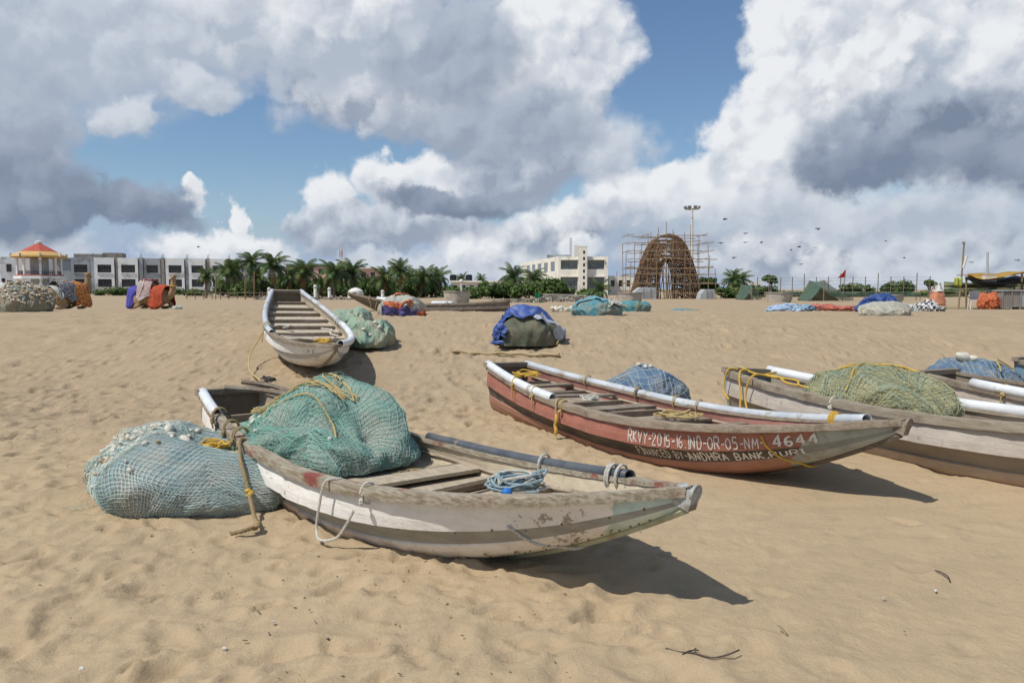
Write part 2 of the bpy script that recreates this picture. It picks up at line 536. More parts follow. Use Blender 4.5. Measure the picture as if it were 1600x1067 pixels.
def build_sand():
    xs = [0.0]
    st = 0.026
    while xs[-1] < 4500:
        if xs[-1] > 8.5:
            st = min(st * 1.035, 400)
        xs.append(xs[-1] + st)
    xs = np.array([-k for k in xs[:0:-1]] + xs)
    ys = [2.3]
    while ys[-1] < 6000:
        k = 0.0052 if ys[-1] < 26 else 0.014
        if ys[-1] > 110:
            k = 0.08
        ys.append(ys[-1] * (1 + k))
    lo = [2.3]
    st = 0.03
    while lo[-1] > -3500:
        lo.append(lo[-1] - st)
        st = min(st * 1.12, 400)
    ys = np.array(lo[:0:-1] + ys)
    X, Y = np.meshgrid(xs, ys)
    Z = ground_z(X, Y)
    n1, n2, n3 = make_noise(11), make_noise(12), make_noise(13)
    near = np.clip((40 - Y) / 15, 0, 1) * np.clip((Y + 4) / 5, 0, 1) * np.clip((16 - np.abs(X)) / 5, 0, 1)
    # how trodden the sand is: little in the right foreground, much on the left and towards the bank
    tr = np.clip(0.5 + 0.35 * n3(X * 0.3, Y * 0.3) - 0.33 * np.clip((X - 0.3) / 2.0, 0, 1) * np.clip((9.5 - Y) / 3, 0, 1)
                 + 0.3 * np.clip((-X - 1.0) / 2, 0, 1), 0.12, 1.0)
    wx = X + 0.12 * n2(X * 2.1, Y * 2.1)
    wy = Y + 0.12 * n2(X * 2.1 + 40, Y * 2.1 + 9)
    lump = fbm(n1, wx * 2.4, wy * 3.1, 2, 0.55)
    rid = 1 - np.abs(fbm(n2, wx * 4.2 + 3, wy * 5.0, 2, 0.5))
    Z += near * tr * ((0.75 + 0.9 * np.clip((Y - 5) / 5, 0, 1)) * (0.020 * lump + 0.020 * (rid - 0.6)) + 0.007 * fbm(n1, X * 16, Y * 16, 2))
    rid2 = 1 - np.abs(fbm(n3, wx * 9.5 + 1.7 * n1(X * 3, Y * 3), wy * 11.0, 2, 0.5)) * 1.7
    Z += near * tr * 0.0065 * np.clip(rid2, 0, 1) ** 2
    Z += near * 0.009 * fbm(n3, X * 1.3 + Y * 0.5, Y * 4.5, 2)
    # footprints and scuffs
    rng = np.random.RandomState(3)
    N = 5200
    fy = 2.4 + 21 * rng.rand(N) ** 1.25
    fx = (rng.rand(N) * 2 - 1) * (2.2 + 0.72 * fy)
    for i in range(N):
        x0, y0 = fx[i], fy[i]
        quiet = np.clip((x0 - 0.2) / 1.5, 0, 1) * np.clip((9.5 - y0) / 3, 0, 1)
        if rng.rand() < 0.86 * quiet:
            continue
        a = rng.normal(0.5, 1.0)
        k_ = rng.choice([.45, .7, 1.0, 1.3])
        ln, wd = rng.uniform(.08, .15) * k_, rng.uniform(.04, .08) * k_
        dp = rng.uniform(.006, .030) * min(1.0, k_ + .2) * (.75 if y0 < 6 else 1.25) * (0.6 if quiet > 0.5 else 1.0)
        i0, i1 = np.searchsorted(xs, (x0 - .34, x0 + .34))
        j0, j1 = np.searchsorted(ys, (y0 - .34, y0 + .34))
        dx, dy = X[j0:j1, i0:i1] - x0, Y[j0:j1, i0:i1] - y0
        u, v = dx * math.cos(a) + dy * math.sin(a), -dx * math.sin(a) + dy * math.cos(a)
        r = np.sqrt((u / ln) ** 2 + (v / (wd * (1 + 0.35 * u / ln))) ** 2 + 1e-9)
        pw = 8 if rng.rand() < .5 else 3
        dp *= 1.3 if pw == 8 else 1.0
        Z[j0:j1, i0:i1] += dp * (-np.exp(-r ** pw) * (1 + 0.3 * u / ln) + 0.42 * np.exp(-((r - 1.45) / 0.33) ** 2))
    # drag furrows where the boats were hauled up
    for (x0, y0, x1, y1, wd, dp) in ((-3.2, 8.2, -4.6, 11.6, .16, .03), (-2.7, 8.6, -3.9, 12.0, .12, .022), (-.3, 10.6, -1.0, 13.0, .15, .025), (3.0, 9.9, 2.1, 12.6, .15, .025), (-5.3, 17.2, -5.9, 20.5, .2, .03)):
        ln = math.hypot(x1 - x0, y1 - y0)
        i0, i1 = np.searchsorted(xs, (min(x0, x1) - .6, max(x0, x1) + .6))
        j0, j1 = np.searchsorted(ys, (min(y0, y1) - .3, max(y0, y1) + .3))
        dx, dy = X[j0:j1, i0:i1] - x0, Y[j0:j1, i0:i1] - y0
        u = (dx * (x1 - x0) + dy * (y1 - y0)) / ln
        v = (-dx * (y1 - y0) + dy * (x1 - x0)) / ln + .06 * np.sin(u * 2.3)
        w = np.clip(u / .4, 0, 1) * np.clip((ln - u) / .8, 0, 1)
        Z[j0:j1, i0:i1] += w * dp * (-np.exp(-(v / wd) ** 4) + .6 * np.exp(-((np.abs(v) - wd * 1.5) / (wd * .4)) ** 2))
    a, b = Z.shape
    V = np.stack([X, Y, Z], -1).reshape(-1, 3)
    idx = np.arange(a * b).reshape(a, b)
    F = np.stack([idx[:-1, :-1], idx[:-1, 1:], idx[1:, 1:], idx[1:, :-1]], -1).reshape(-1, 4)
    me = bpy.data.meshes.new('sand')
    me.vertices.add(len(V))
    me.vertices.foreach_set('co', V.astype(np.float32).ravel())
    me.loops.add(F.size)
    me.loops.foreach_set('vertex_index', F.ravel().astype(np.int32))
    me.polygons.add(len(F))
    me.polygons.foreach_set('loop_start', np.arange(0, F.size, 4, dtype=np.int32))
    me.polygons.foreach_set('use_smooth', np.ones(len(F), bool))
    me.materials.append(sand_material())
    me.update(calc_edges=True)
    kind(obj('sand', me), 'structure')

def on_sand(px, py):
    Y = 2.5
    while Y < 60:
        s = at(px, py, Y)
        if s.z <= gz(s.x, Y) + .012:
            return s
        Y += .01
    return s

build_sand()

# ------------------------------------------------------------------ shared materials
WOOD = mat('weathered_wood', (.30, .245, .185), (.19, .15, .11), 5, .85, .5, 30, (1.2, 14, 14), dirt=(.36, .31, .25), damount=.5)
WOOD_PALE = mat('sun_bleached_boards', (.42, .355, .275), (.31, .255, .19), 4, .85, .4, 30, (1.5, 12, 12), dirt=(.24, .19, .14), damount=.35)
WOOD_DARK = mat('dark_old_wood', (.13, .10, .075), (.21, .17, .125), 5, .85, .5, 30, (1.2, 12, 12))
PVC = mat('white_pvc', (.72, .75, .78), (.60, .62, .63), 4, .42, .15, 12, dirt=(.42, .37, .29), dscale=5, damount=.22, spec=.5)
PVC_GREY = mat('grey_pvc', (.42, .46, .50), (.52, .55, .58), 4, .48, .15, 12, dirt=(.33, .29, .24), dscale=5, damount=.28, spec=.5)
PVC_BLACK = mat('black_pipe', (.055, .065, .08), (.10, .11, .125), 5, .5, .2, 30, dirt=(.30, .26, .21), damount=.25, spec=.5)
ROPE_TAN = mat('tan_rope', (.40, .30, .16), (.29, .21, .11), 60, .9, .6, 160)
ROPE_YELLOW = mat('yellow_rope', (.62, .40, .06), (.50, .31, .06), 50, .7, .4, 160)
ROPE_STRAW = mat('straw_rope', (.55, .43, .20), (.43, .33, .15), 50, .85, .5, 160)
ROPE_WHITE = mat('white_rope', (.62, .60, .53), (.48, .46, .40), 50, .85, .5, 160)
ROPE_BLUE = mat('blue_rope', (.22, .31, .34), (.32, .40, .42), 50, .8, .5, 160)
ROPE_BLACK = mat('black_rope', (.05, .05, .055), (.10, .10, .11), 40, .8, .4, 160)
FLOAT_W = mat('white_float', (.68, .66, .58), (.50, .47, .39), 14, .7, .3, 40)
FLOAT_T = mat('tan_float', (.50, .38, .24), (.40, .30, .20), 14, .8, .3, 40)
STEEL = mat('grey_steel', (.35, .36, .37), (.28, .28, .28), 4, .5, metallic=.4)

# ------------------------------------------------------------------ boats
BL = 5.5314
def b_half(s):
    B, bs, pk, e = .6799, .2952, .479, 2.2511
    if s < pk:
        return bs + (B - bs) * math.sin(s / pk * math.pi / 2)
    return B * (1 - ((s - pk) / (1 - pk)) ** e) + 0.02
def b_sheer(s):
    return .55 + .134 * max(0, 1 - s / .45) ** 2 + .3895 * max(0, (s - .45) / .55) ** 2
def b_keel(s):
    return .8395 * max(0, (s - .5631) / .4369) ** 1.767
PROF = [(1.0, 1.0), (1.028, .86), (1.05, .72), (1.055, .61), (.985, .58), (.905, .49), (.862, .405), (.885, .385),
        (.85, .28), (.75, .16), (.55, .07), (.28, .018), (0.0, 0.0)]
BAND = [0, 0, 0, 1, 1, 1, 2, 2, 2, 2, 2, 2]
def b_warp(s, h):
    """towards the bow the planks below the rail take a larger share of the lower side"""
    v = max(0.0, min(1.0, (s - .55) / .35)) ** 1.2
    return h - v * .17 * math.sin(math.pi * min(1, max(0, h))) ** 1.0
def b_width(s, h):
    hs = [p[1] for p in PROF][::-1]
    ws = [p[0] for p in PROF][::-1]
    w = float(np.interp(h, hs, ws))
    v = max(0, (s - .5) / .5) ** 1.3
    return w * (1 - v) + v * (0.10 + 0.90 * h ** 0.8 if h > 0 else 0.0) * (0.0 if h <= 0 else 1.0)
def b_pt(s, h, side, out=0.0):
    g, k = b_sheer(s), b_keel(s)
    return Vector((s * BL, side * (b_half(s) * b_width(s, h) + out), k + (g - k) * b_warp(s, h)))

def paint(name, c, c2, bow=None, bow_x=0.0, slope=0.0, rust=(.33, .17, .09), low=0.2, stain=(.24, .22, .12)):
    """old boat paint: mottled, streaked, scuffed bare towards the keel; bow painted another colour"""
    def ex(t, tc, col):
        ob = Ex(t, tc.outputs['Object'])
        sp = t.nodes.new('ShaderNodeSeparateXYZ')
        t.links.new(ob.s, sp.inputs[0])
        x, z = Ex(t, sp.outputs[0]), Ex(t, sp.outputs[2])
        wob = noise(t, ob, 9.0, 5.0, 0.65) - 0.5
        if bow:
            bc = mixc(t, noise(t, ob, 7.0, 6.0, 0.65).step(0.35, 0.7), bow, tuple(k * 0.72 for k in bow))
            col = mixc(t, (x - z * slope + wob * 0.05).step(bow_x - .004, bow_x + .004), col, bc)
        streak = noise(t, vmath(t, 'MULTIPLY', ob, (9.0, 9.0, 1.1)), 1.6, 5.0, 0.6)
        col = mixc(t, streak.step(0.58, 0.76) * 0.42, col, stain)
        col = mixc(t, noise(t, ob, 2.2, 7.0, 0.7).step(0.63, 0.69) * 0.6, col, rust)
        col = mixc(t, noise(t, vmath(t, 'MULTIPLY', ob, (1.0, 1.0, 14.0)), 3.5, 6.0, 0.7).step(0.62, 0.70) * 0.5, col, (.50, .47, .42))
        chip = noise(t, ob, 16.0, 8.0, 0.75)
        col = mixc(t, (chip + noise(t, ob, 1.7, 3.0, 0.5) * 0.5).step(0.895, 0.91) * 0.85, col, (.27, .22, .17))
        col = mixc(t, noise(t, vmath(t, 'MULTIPLY', ob, (1.5, 8.0, 60.0)), 2.5, 4.0, 0.7).step(0.66, 0.69) * 0.6, col, (.30, .26, .21))
        col = mixc(t, ((z * -1.0) + low + wob * 0.28).step(0.0, 0.16) * 0.75, col, rust)
        return col
    return mat(name, c, c2, 4.5, .62, .25, 22, (1, 1, 2.5), spec=.35, extra=ex)

LASH_R = 0.0085
def lash(parent, s, side, m, r=0.062, turns=2, tail=0.2, lift=0.03, thick=LASH_R, seed=0, knot=True):
    """a rope lashed round the rail, knotted on the outer side, its end hanging"""
    rng = random.Random(seed * 77 + int(s * 1000))
    c = b_pt(s, 1.0, side)
    c.z += lift - 0.02
    path = []
    n = 12
    for i in range(turns * n + 1):
        a = 2 * math.pi * i / n
        path.append(c + Vector((0.018 * i / n + rng.uniform(-.002, .002), side * math.cos(a) * r, math.sin(a) * (r + 0.012))))
    ko = c + Vector((0.02, side * (r + .008), -0.035))
    if tail > 0:
        p = ko.copy()
        pts = [path[-1], p]
        k = max(2, int(tail / 0.07))
        for i in range(k):
            p = p + Vector((rng.uniform(-.03, .03), side * rng.uniform(-.004, .012), -tail / k))
            pts.append(p.copy())
        path += catmull(pts, 4)[1:]
    mb = MB().tube(path, thick, 5)
    if knot:
        for i in range(3):
            mb.ell(ko + Vector((rng.uniform(-.015, .015), side * rng.uniform(-.004, .01), rng.uniform(-.02, .02))),
                   (thick * 2.2, thick * 1.8, thick * 2.0), 6, 4)
    mb.build('rope_lashing', m, parent, True)

def tangle(cen, rad, h, turns, rng, flat=0.6, stretch=1.0):
    """loose loops of rope lying in a heap"""
    pts = []
    n = turns * 7
    ph = rng.uniform(0, 6)
    ox = oy = 0.0
    for i in range(n):
        a = ph + 2 * math.pi * i / 7 + rng.uniform(-.25, .25)
        if i % 7 == 0:
            ox, oy = rng.uniform(-.3, .3) * rad, rng.uniform(-.3, .3) * rad
        rr = rad * rng.uniform(.45, 1.0)
        pts.append(Vector((cen[0] + ox + math.cos(a) * rr * stretch, cen[1] + oy + math.sin(a) * rr * flat,
                           cen[2] + h * (0.15 + 0.85 * rng.random() * i / n))))
    return catmull(pts, 5)

def make_boat(label, pose, st, group='fishing boats drawn up on the beach'):
    root = thing('fishing_boat', label, 'boat', group=group)
    X, Y, Z, yaw, pit, rol = pose
    sc = st.get('scale', 1.0)
    root.matrix_world = Matrix.Translation((X, Y, Z)) @ Matrix.Rotation(yaw, 4, 'Z') @ Matrix.Rotation(-pit, 4, 'Y') @ Matrix.Rotation(rol, 4, 'X') @ Matrix.Scale(sc, 4)
    NS = 72
    S = [i / NS for i in range(NS + 1)]
    hm = MB()
    np_ = len(PROF)
    rj = random.Random(st.get('seed', 1))
    wob = [rj.uniform(-.004, .004) for _ in range(NS + 1)]
    for side in (-1, 1):
        P = []
        for i, s in enumerate(S):
            row = []
            for (w, h) in PROF:
                q = b_pt(s, h, side)
                q.y += side * wob[i] * (0.5 + h)
                row.append(q)
            P.append(row)
        for i in range(NS):
            for j in range(np_ - 1):
                q = [P[i][j], P[i + 1][j], P[i + 1][j + 1], P[i][j + 1]]
                hm.add(q if side < 0 else q[::-1], [(3, 2, 1, 0)], BAND[j])
        # inner skin
        hs = [1.0, .8, .55, .3, .1, .03]
        I = []
        for s in S:
            row = []
            for h in hs:
                q = b_pt(s, h, side)
                q.y = side * max(abs(q.y) - .028, 0.0)
                q.z += .012 if h < .2 else 0
                row.append(q)
            row.append(Vector((s * BL, 0, b_keel(s) + .03)))
            I.append(row)
        for i in range(NS):
            for j in range(len(hs)):
                q = [I[i][j], I[i + 1][j], I[i + 1][j + 1], I[i][j + 1]]
                hm.add(q if side > 0 else q[::-1], [(3, 2, 1, 0)], 3)
    hull = hm.build('hull', [st['strake'], st['band'], st['lower'], st['inner']], root, True)
    # keel strip along the bottom and up the stem
    kp = [Vector((s * BL, 0, b_keel(s) - .008)) for s in S]
    MB().tube(kp, .024, 6).build('keel_strip', st.get('keel', WOOD), root, True)
    # transom: plate and top beam
    tr = MB()
    pl = [b_pt(0, h, -1) for (w, h) in PROF] + [b_pt(0, h, 1) for (w, h) in PROF[:-1][::-1]]
    m_ = len(pl)
    tr.add([p + Vector((-.012, 0, -.004)) for p in pl] + [p + Vector((.022, 0, -.004)) for p in pl],
           [tuple(range(m_)), tuple(range(2 * m_ - 1, m_ - 1, -1))] + [(i, i + m_, (i + 1) % m_ + m_, (i + 1) % m_) for i in range(m_)])
    tr.build('transom', st.get('transom', WOOD), root)
    g0 = b_sheer(0)
    MB().box((0.03, 0, g0 + .012), (.10, b_half(0) * 2 + .16, .06)).build('transom_beam', WOOD, root)
    # rails: an outer beam and a cap board on each side
    for side in (-1, 1):
        rb = MB()
        sec = [(-.006, -.074), (.046, -.070), (.052, -.012), (.048, .0), (-.040, .004), (-.044, -.030), (-.006, -.036)]
        rows = []
        for i, s in enumerate(S):
            c = b_pt(s, 1.0, side)
            nar = min(1.0, (1.02 - s) * 9 + .25)
            rows.append([Vector((c.x + (0.02 if i == NS else 0), side * (abs(c.y) + a * nar + rj.uniform(-.0025, .0025)),
                                 c.z + b * (1 - .28 * max(0, (s - .6) / .4)) + .012 + rj.uniform(-.002, .002))) for (a, b) in sec])
        n = len(sec)
        vs_ = [q for r_ in rows for q in r_]
        fs = []
        for i in range(NS):
            for j in range(n):
                k = (j + 1) % n
                q = (i * n + j, i * n + k, (i + 1) * n + k, (i + 1) * n + j)
                fs.append(q if side < 0 else q[::-1])
        fs.append(tuple(range(n)))
        fs.append(tuple(NS * n + j for j in range(n)))
        rb.add(vs_, fs)
        rb.build('rail', st.get('rail', WOOD), root, True)
        # inner stringer under the cap
        ip = []
        for s in S[2:-5]:
            c = b_pt(s, .80, side)
            ip.append(Vector((c.x, side * (abs(c.y) - .045), c.z)))
        MB().tube(ip, .017, 4).build('stringer', st.get('stringer', WOOD_PALE), root)
    # stem head
    tip = b_pt(1.0, 1.0, 1)
    sh = MB().box((tip.x + .0, 0, tip.z - .045), (.10, .07, .10), Matrix.Rotation(.25, 3, 'Y'))
    sh.tube([Vector((tip.x + .045, 0, tip.z - .012)), Vector((tip.x + .06, 0, tip.z - .014))], .045, 10)
    sh.build('stem_head', st.get('stem', WOOD), root, True)
    # deck boards between cross beams
    beams = st.get('beams', [.10, .20, .31, .42, .53, .64, .74, .84])
    dz = .17
    for i, s in enumerate(beams):
        c = b_pt(s, .74, 1)
        w = abs(c.y) - .035
        MB().box((c.x, 0, b_sheer(s) - dz + .03), (.055, 2 * w, .06), Matrix.Rotation(rj.uniform(-.02, .02), 3, 'Z')).build('cross_beam', st.get('beam', WOOD), root)
    for i in range(len(beams) - 1):
        if i in st.get('open', ()):
            continue
        s0, s1 = beams[i], beams[i + 1]
        npl = st.get('planks', 3)
        rows = []
        for k in range(npl):
            a0, a1 = k / npl, (k + 1) / npl
            mbp = MB()
            vv = []
            zt = rj.uniform(-.006, .006)
            for s, off in ((s0, .032), (s1, -.032)):
                w = abs(b_pt(s, .66, 1).y) - .035
                for a in (a0, a1):
                    y = -w + 2 * w * a + (.004 if a == a0 else -.004)
                    for dzz in (0, -.02):
                        vv.append((s * BL + off, y, b_sheer(s) - dz - .005 + zt + dzz))
            mbp.add(vv, [(0, 4, 6, 2), (1, 3, 7, 5), (0, 2, 3, 1), (4, 5, 7, 6), (0, 1, 5, 4), (2, 6, 7, 3)])
            mbp.build('deck_board', st.get('deck', WOOD_PALE), root)
    # wide loose planks laid across
    for (s, wd, ang, lift, ln) in st.get('thwarts', ()):
        c = b_pt(s, .9, 1)
        MB().box((c.x, ln, b_sheer(s) - .10 + lift), (wd, 2 * abs(c.y) - .10 - abs(ln) * 2, .028), Matrix.Rotation(ang, 3, 'Z')).build('thwart', st.get('deck', WOOD), root)
    # plastic pipes sleeved along the rail
    for (s0, s1, side, m, r, dz_) in st.get('pipes', ()):
        n = max(4, int((s1 - s0) * 40))
        pth = []
        for i in range(n + 1):
            s = s0 + (s1 - s0) * i / n
            c = b_pt(s, 1.0, side)
            pth.append(Vector((c.x, side * (abs(c.y) + .012), c.z + dz_)))
        MB().pipe(pth, r, .007, 14).build('rail_pipe', m, root, 'all')
    for k, (s, side, m, turns, tail, big) in enumerate(st.get('lash', ())):
        lash(root, s, side, m, .066 if big else .054, turns, tail, .03 if big else -.01, seed=k + st.get('seed', 1) * 13)
    return root

def boat_world(root, s, h, side, out=0.0):
    return root.matrix_world @ b_pt(s, h, side, out)

def local_ropes(root, ropes):
    """ropes given as points (s, side offset from the rail or across, height above sheer)"""
    for (pts, r, m) in ropes:
        q = []
        for (s, y, dz) in pts:
            q.append(Vector((s * BL, y, b_sheer(min(max(s, 0), 1)) + dz)))
        MB().tube(catmull(q, 6), r, 6).build('rope', m, root, True)

def hug_rope(root, pts, r, m, keel=None):
    """a rope lying close on the near side of the hull, given as (station, height share); may pass under the keel"""
    q = [b_pt(s, h, -1, r * 1.1) for (s, h) in pts]
    if keel is not None:
        q += [Vector((keel * BL, 0, b_keel(keel) - .03)), b_pt(keel + .01, .25, 1, r)]
    MB().tube(catmull(q, 6), r, 6).build('rope', m, root, True)

# ---- nearest boat: off-white hull, green net aboard
st1 = dict(seed=1,
    strake=paint('white_strake', (.80, .77, .73), (.70, .67, .62), bow=(.52, .66, .64), bow_x=5.08, slope=.15, low=-.2, stain=(.33, .30, .17)),
    band=paint('grey_band', (.33, .325, .30), (.26, .26, .235), low=-.3, stain=(.20, .21, .12)),  # shade of the undercut below the strake, painted in as a darker grey
    lower=paint('pale_bottom', (.78, .74, .69), (.68, .63, .57), bow=(.56, .64, .57), bow_x=4.55, slope=.9, rust=(.42, .25, .14), low=.30, stain=(.36, .33, .22)),
    inner=paint('cream_inside', (.58, .50, .37), (.48, .40, .29), low=-.5, rust=(.36, .26, .17)),
    rail=mat('lichened_rail', (.42, .37, .29), (.23, .19, .13), 6, .85, .5, 30, (1.2, 10, 10), dirt=(.25, .075, .06), dscale=4.5, damount=.30),
    keel=mat('pale_green_keel', (.42, .43, .30), (.30, .28, .18), 6, .8),
    stem=mat('stem_head_paint', (.42, .45, .44), (.20, .17, .14), 9, .7),
    beams=[.09, .19, .30, .42, .54, .645, .75, .86], planks=2, deck=mat('sandy_deck', (.47, .40, .30), (.36, .30, .22), 5, .85, .3, 30, (2, 8, 8)),
    thwarts=[(.56, .20, -.06, -.02, 0), (.66, .05, .04, .0, 0)],
    pipes=[(.005, .155, -1, PVC, .048, .016), (.45, .895, 1, PVC_BLACK, .038, .022), (.06, .20, 1, WOOD_DARK, .045, .05)],
    lash=[(.165, -1, ROPE_TAN, 2, .12, True), (.20, -1, ROPE_BLACK, 1, .16, True), (.25, -1, ROPE_TAN, 2, .20, True),
          (.30, -1, ROPE_TAN, 3, .10, True), (.66, -1, ROPE_WHITE, 1, 0, False), (.72, 1, ROPE_WHITE, 1, .0, True),
          (.86, 1, ROPE_WHITE, 2, .05, True), (.88, 1, ROPE_WHITE, 1, .06, True)])
boat1 = make_boat('off-white wooden boat carrying the large green net, nearest the camera', (-2.9371, 7.645, -.0879, -.8225, -.0321, -.025), st1)
bw = b_half
local_ropes(boat1, [
    # white line looped down the side amidships and back up
    ([(.605, -bw(.605) + .02, .02), (.600, -bw(.6) - .075, .01), (.592, -bw(.59) - .085, -.15), (.588, -bw(.588) - .09, -.30), (.605, -bw(.6) - .12, -.36),
      (.628, -bw(.625) - .09, -.33), (.640, -bw(.64) - .07, -.24), (.652, -bw(.65) - .065, -.14)], .009, ROPE_WHITE),
    ([(.02, -.12, .07), (.07, .20, .075), (.16, .52, .06)], .03, WOOD),
    ([(.0, .1, .09), (.04, .32, .085), (.10, .44, .07)], .026, WOOD),
])
hug_rope(boat1, [(.838, .66), (.842, .62), (.848, .45), (.858, .25), (.868, .08)], .009, ROPE_WHITE, .88)
# nails and stitches along the lower bow planks
nail = MB().ell((0, 0, 0), (.009, .004, .009), 6, 4).mesh('nail', WOOD_DARK)
for k in range(22):
    s_ = .70 + .27 * k / 21
    for h_ in ((.10, .60) if k % 3 == 0 else (.10,)):
        obj('nail', nail, boat1, b_pt(s_ + .004 * math.sin(k * 5), h_ + .02 * math.sin(k * 3), -1, .001))
stm = MB().tube([(-.03, 0, -.02), (0, -.006, 0), (.03, 0, .02)], .005, 5).mesh('stitch', ROPE_TAN)
for k in range(7):
    obj('stitch', stm, boat1, b_pt(.72 + .035 * k, .16 + .02 * math.sin(k * 4), -1, .006), (0, .5 * math.sin(k * 7), -.2))
# ---- brown boat with painted registration
st2 = dict(seed=2,
    strake=paint('red_brown_strake', (.38, .15, .105), (.31, .125, .09), bow=(.36, .38, .35), bow_x=4.38, slope=.8, low=-.2, rust=(.40, .22, .16), stain=(.20, .09, .06)),
    band=paint('black_band', (.05, .043, .037), (.12, .09, .07), bow=(.25, .26, .24), bow_x=4.38, slope=.8, low=-.3, rust=(.13, .10, .08), stain=(.10, .085, .07)),
    lower=paint('brown_bottom', (.38, .185, .125), (.32, .16, .11), bow=(.37, .385, .35), bow_x=4.38, slope=.8, rust=(.36, .20, .12), low=.10, stain=(.24, .13, .09)),
    inner=paint('faded_red_inside', (.40, .19, .155), (.33, .16, .13), low=-.5, rust=(.30, .20, .15), stain=(.33, .22, .17)),
    rail=mat('grey_brown_rail', (.36, .295, .225), (.25, .20, .15), 5, .85, .5, 30, (1.2, 10, 10), dirt=(.16, .12, .09), dscale=5, damount=.25),
    keel=WOOD_DARK, beams=[.09, .20, .31, .42, .53, .64, .75, .86], planks=2,
    thwarts=[(.16, .16, .10, .02, 0), (.28, .10, -.12, .03, 0), (.40, .20, .05, .01, 0), (.54, .22, -.04, .0, 0), (.66, .10, .08, .01, 0)],
    pipes=[(.0, .365, -1, PVC, .052, .020), (.0, .925, 1, PVC_GREY, .050, .014)],
    lash=[(.19, -1, ROPE_YELLOW, 1, .14, True), (.29, -1, ROPE_STRAW, 1, .16, True), (.40, -1, ROPE_STRAW, 2, 0, False),
          (.20, 1, ROPE_STRAW, 1, 0, True), (.35, 1, ROPE_TAN, 2, .06, True), (.46, 1, ROPE_STRAW, 1, 0, True), (.52, 1, ROPE_STRAW, 1, 0, True), (.85, 1, ROPE_YELLOW, 4, .02, True)])
boat2 = make_boat('red-brown boat with white painted registration lettering and grey bow', (-.0981, 10.1437, -.0728, -1.0053, -.0348, -.0397), st2)
local_ropes(boat2, [
    ([(.385, -bw(.385) + .05, .03), (.392, -bw(.39) - .06, .02), (.396, -bw(.396) - .08, -.12), (.402, -bw(.40) - .09, -.30), (.415, -bw(.41) - .10, -.46), (.45, -bw(.45) - .16, -.565), (.53, -bw(.53) - .26, -.575), (.60, -bw(.6) - .34, -.57)], .010, ROPE_STRAW),
    ([(.398, -bw(.398) - .075, -.12), (.402, -bw(.40) - .085, -.18), (.398, -bw(.4) - .085, -.24), (.404, -bw(.4) - .09, -.30), (.40, -bw(.4) - .09, -.34)], .019, ROPE_YELLOW),
])

hug_rope(boat2, [(.832, .86), (.836, .70), (.846, .45), (.858, .25), (.866, .1)], .010, ROPE_YELLOW, .872)

GLY = {
 'R': [[(0, 0), (0, 1), (.45, .98), (.55, .78), (.45, .55), (0, .52)], [(.25, .52), (.58, 0)]],
 'K': [[(0, 0), (0, 1)], [(.52, 1), (.02, .48), (.56, 0)]],
 'V': [[(0, 1), (.28, 0), (.56, 1)]],
 'Y': [[(0, 1), (.28, .5), (.56, 1)], [(.28, .5), (.26, 0)]],
 '-': [[(.05, .48), (.42, .48)]], '.': [[(.1, .0), (.16, .08)]], ',': [[(.16, .1), (.06, -.12)]], ' ': [],
 '2': [[(.02, .78), (.15, .98), (.42, .95), (.5, .72), (.02, .03), (.55, .03)]],
 '0': [[(.27, 1), (.04, .78), (.03, .25), (.27, 0), (.5, .25), (.5, .76), (.27, 1)]],
 '1': [[(.12, .86), (.26, 1), (.26, 0)]],
 '5': [[(.5, 1), (.1, 1), (.07, .58), (.36, .6), (.5, .36), (.4, .06), (.04, .03)]],
 '6': [[(.46, .96), (.16, .74), (.05, .3), (.25, .0), (.48, .22), (.38, .48), (.08, .38)]],
 '4': [[(.40, 0), (.40, 1), (.02, .32), (.56, .32)]],
 'I': [[(.05, 1), (.33, 1)], [(.19, 1), (.19, 0)], [(.05, 0), (.33, 0)]],
 'N': [[(0, 0), (.02, 1), (.5, 0), (.52, 1)]],
 'D': [[(.03, 0), (.03, 1), (.36, .93), (.54, .5), (.36, .05), (.03, 0)]],
 'O': [[(.28, 1), (.04, .78), (.03, .25), (.28, 0), (.53, .25), (.53, .76), (.28, 1)]],
 'M': [[(0, 0), (.03, 1), (.3, .35), (.57, 1), (.6, 0)]],
 'F': [[(.52, 1), (.03, 1), (.03, 0)], [(.03, .54), (.42, .54)]],
 'A': [[(0, 0), (.28, 1), (.56, 0)], [(.1, .36), (.46, .36)]],
 'C': [[(.52, .85), (.3, 1), (.06, .75), (.05, .25), (.3, 0), (.52, .14)]],
 'E': [[(.5, 1), (.03, 1), (.03, 0), (.52, 0)], [(.03, .52), (.42, .52)]],
 'B': [[(.03, 0), (.03, 1), (.40, .95), (.46, .74), (.36, .54), (.03, .52)], [(.36, .54), (.54, .3), (.42, .04), (.03, 0)]],
 'H': [[(.02, 0), (.02, 1)], [(.52, 0), (.52, 1)], [(.02, .5), (.52, .5)]],
 'P': [[(.03, 0), (.03, 1), (.42, .95), (.52, .74), (.40, .5), (.03, .47)]],
 'U': [[(.02, 1), (.04, .2), (.27, 0), (.5, .2), (.52, 1)]],
}
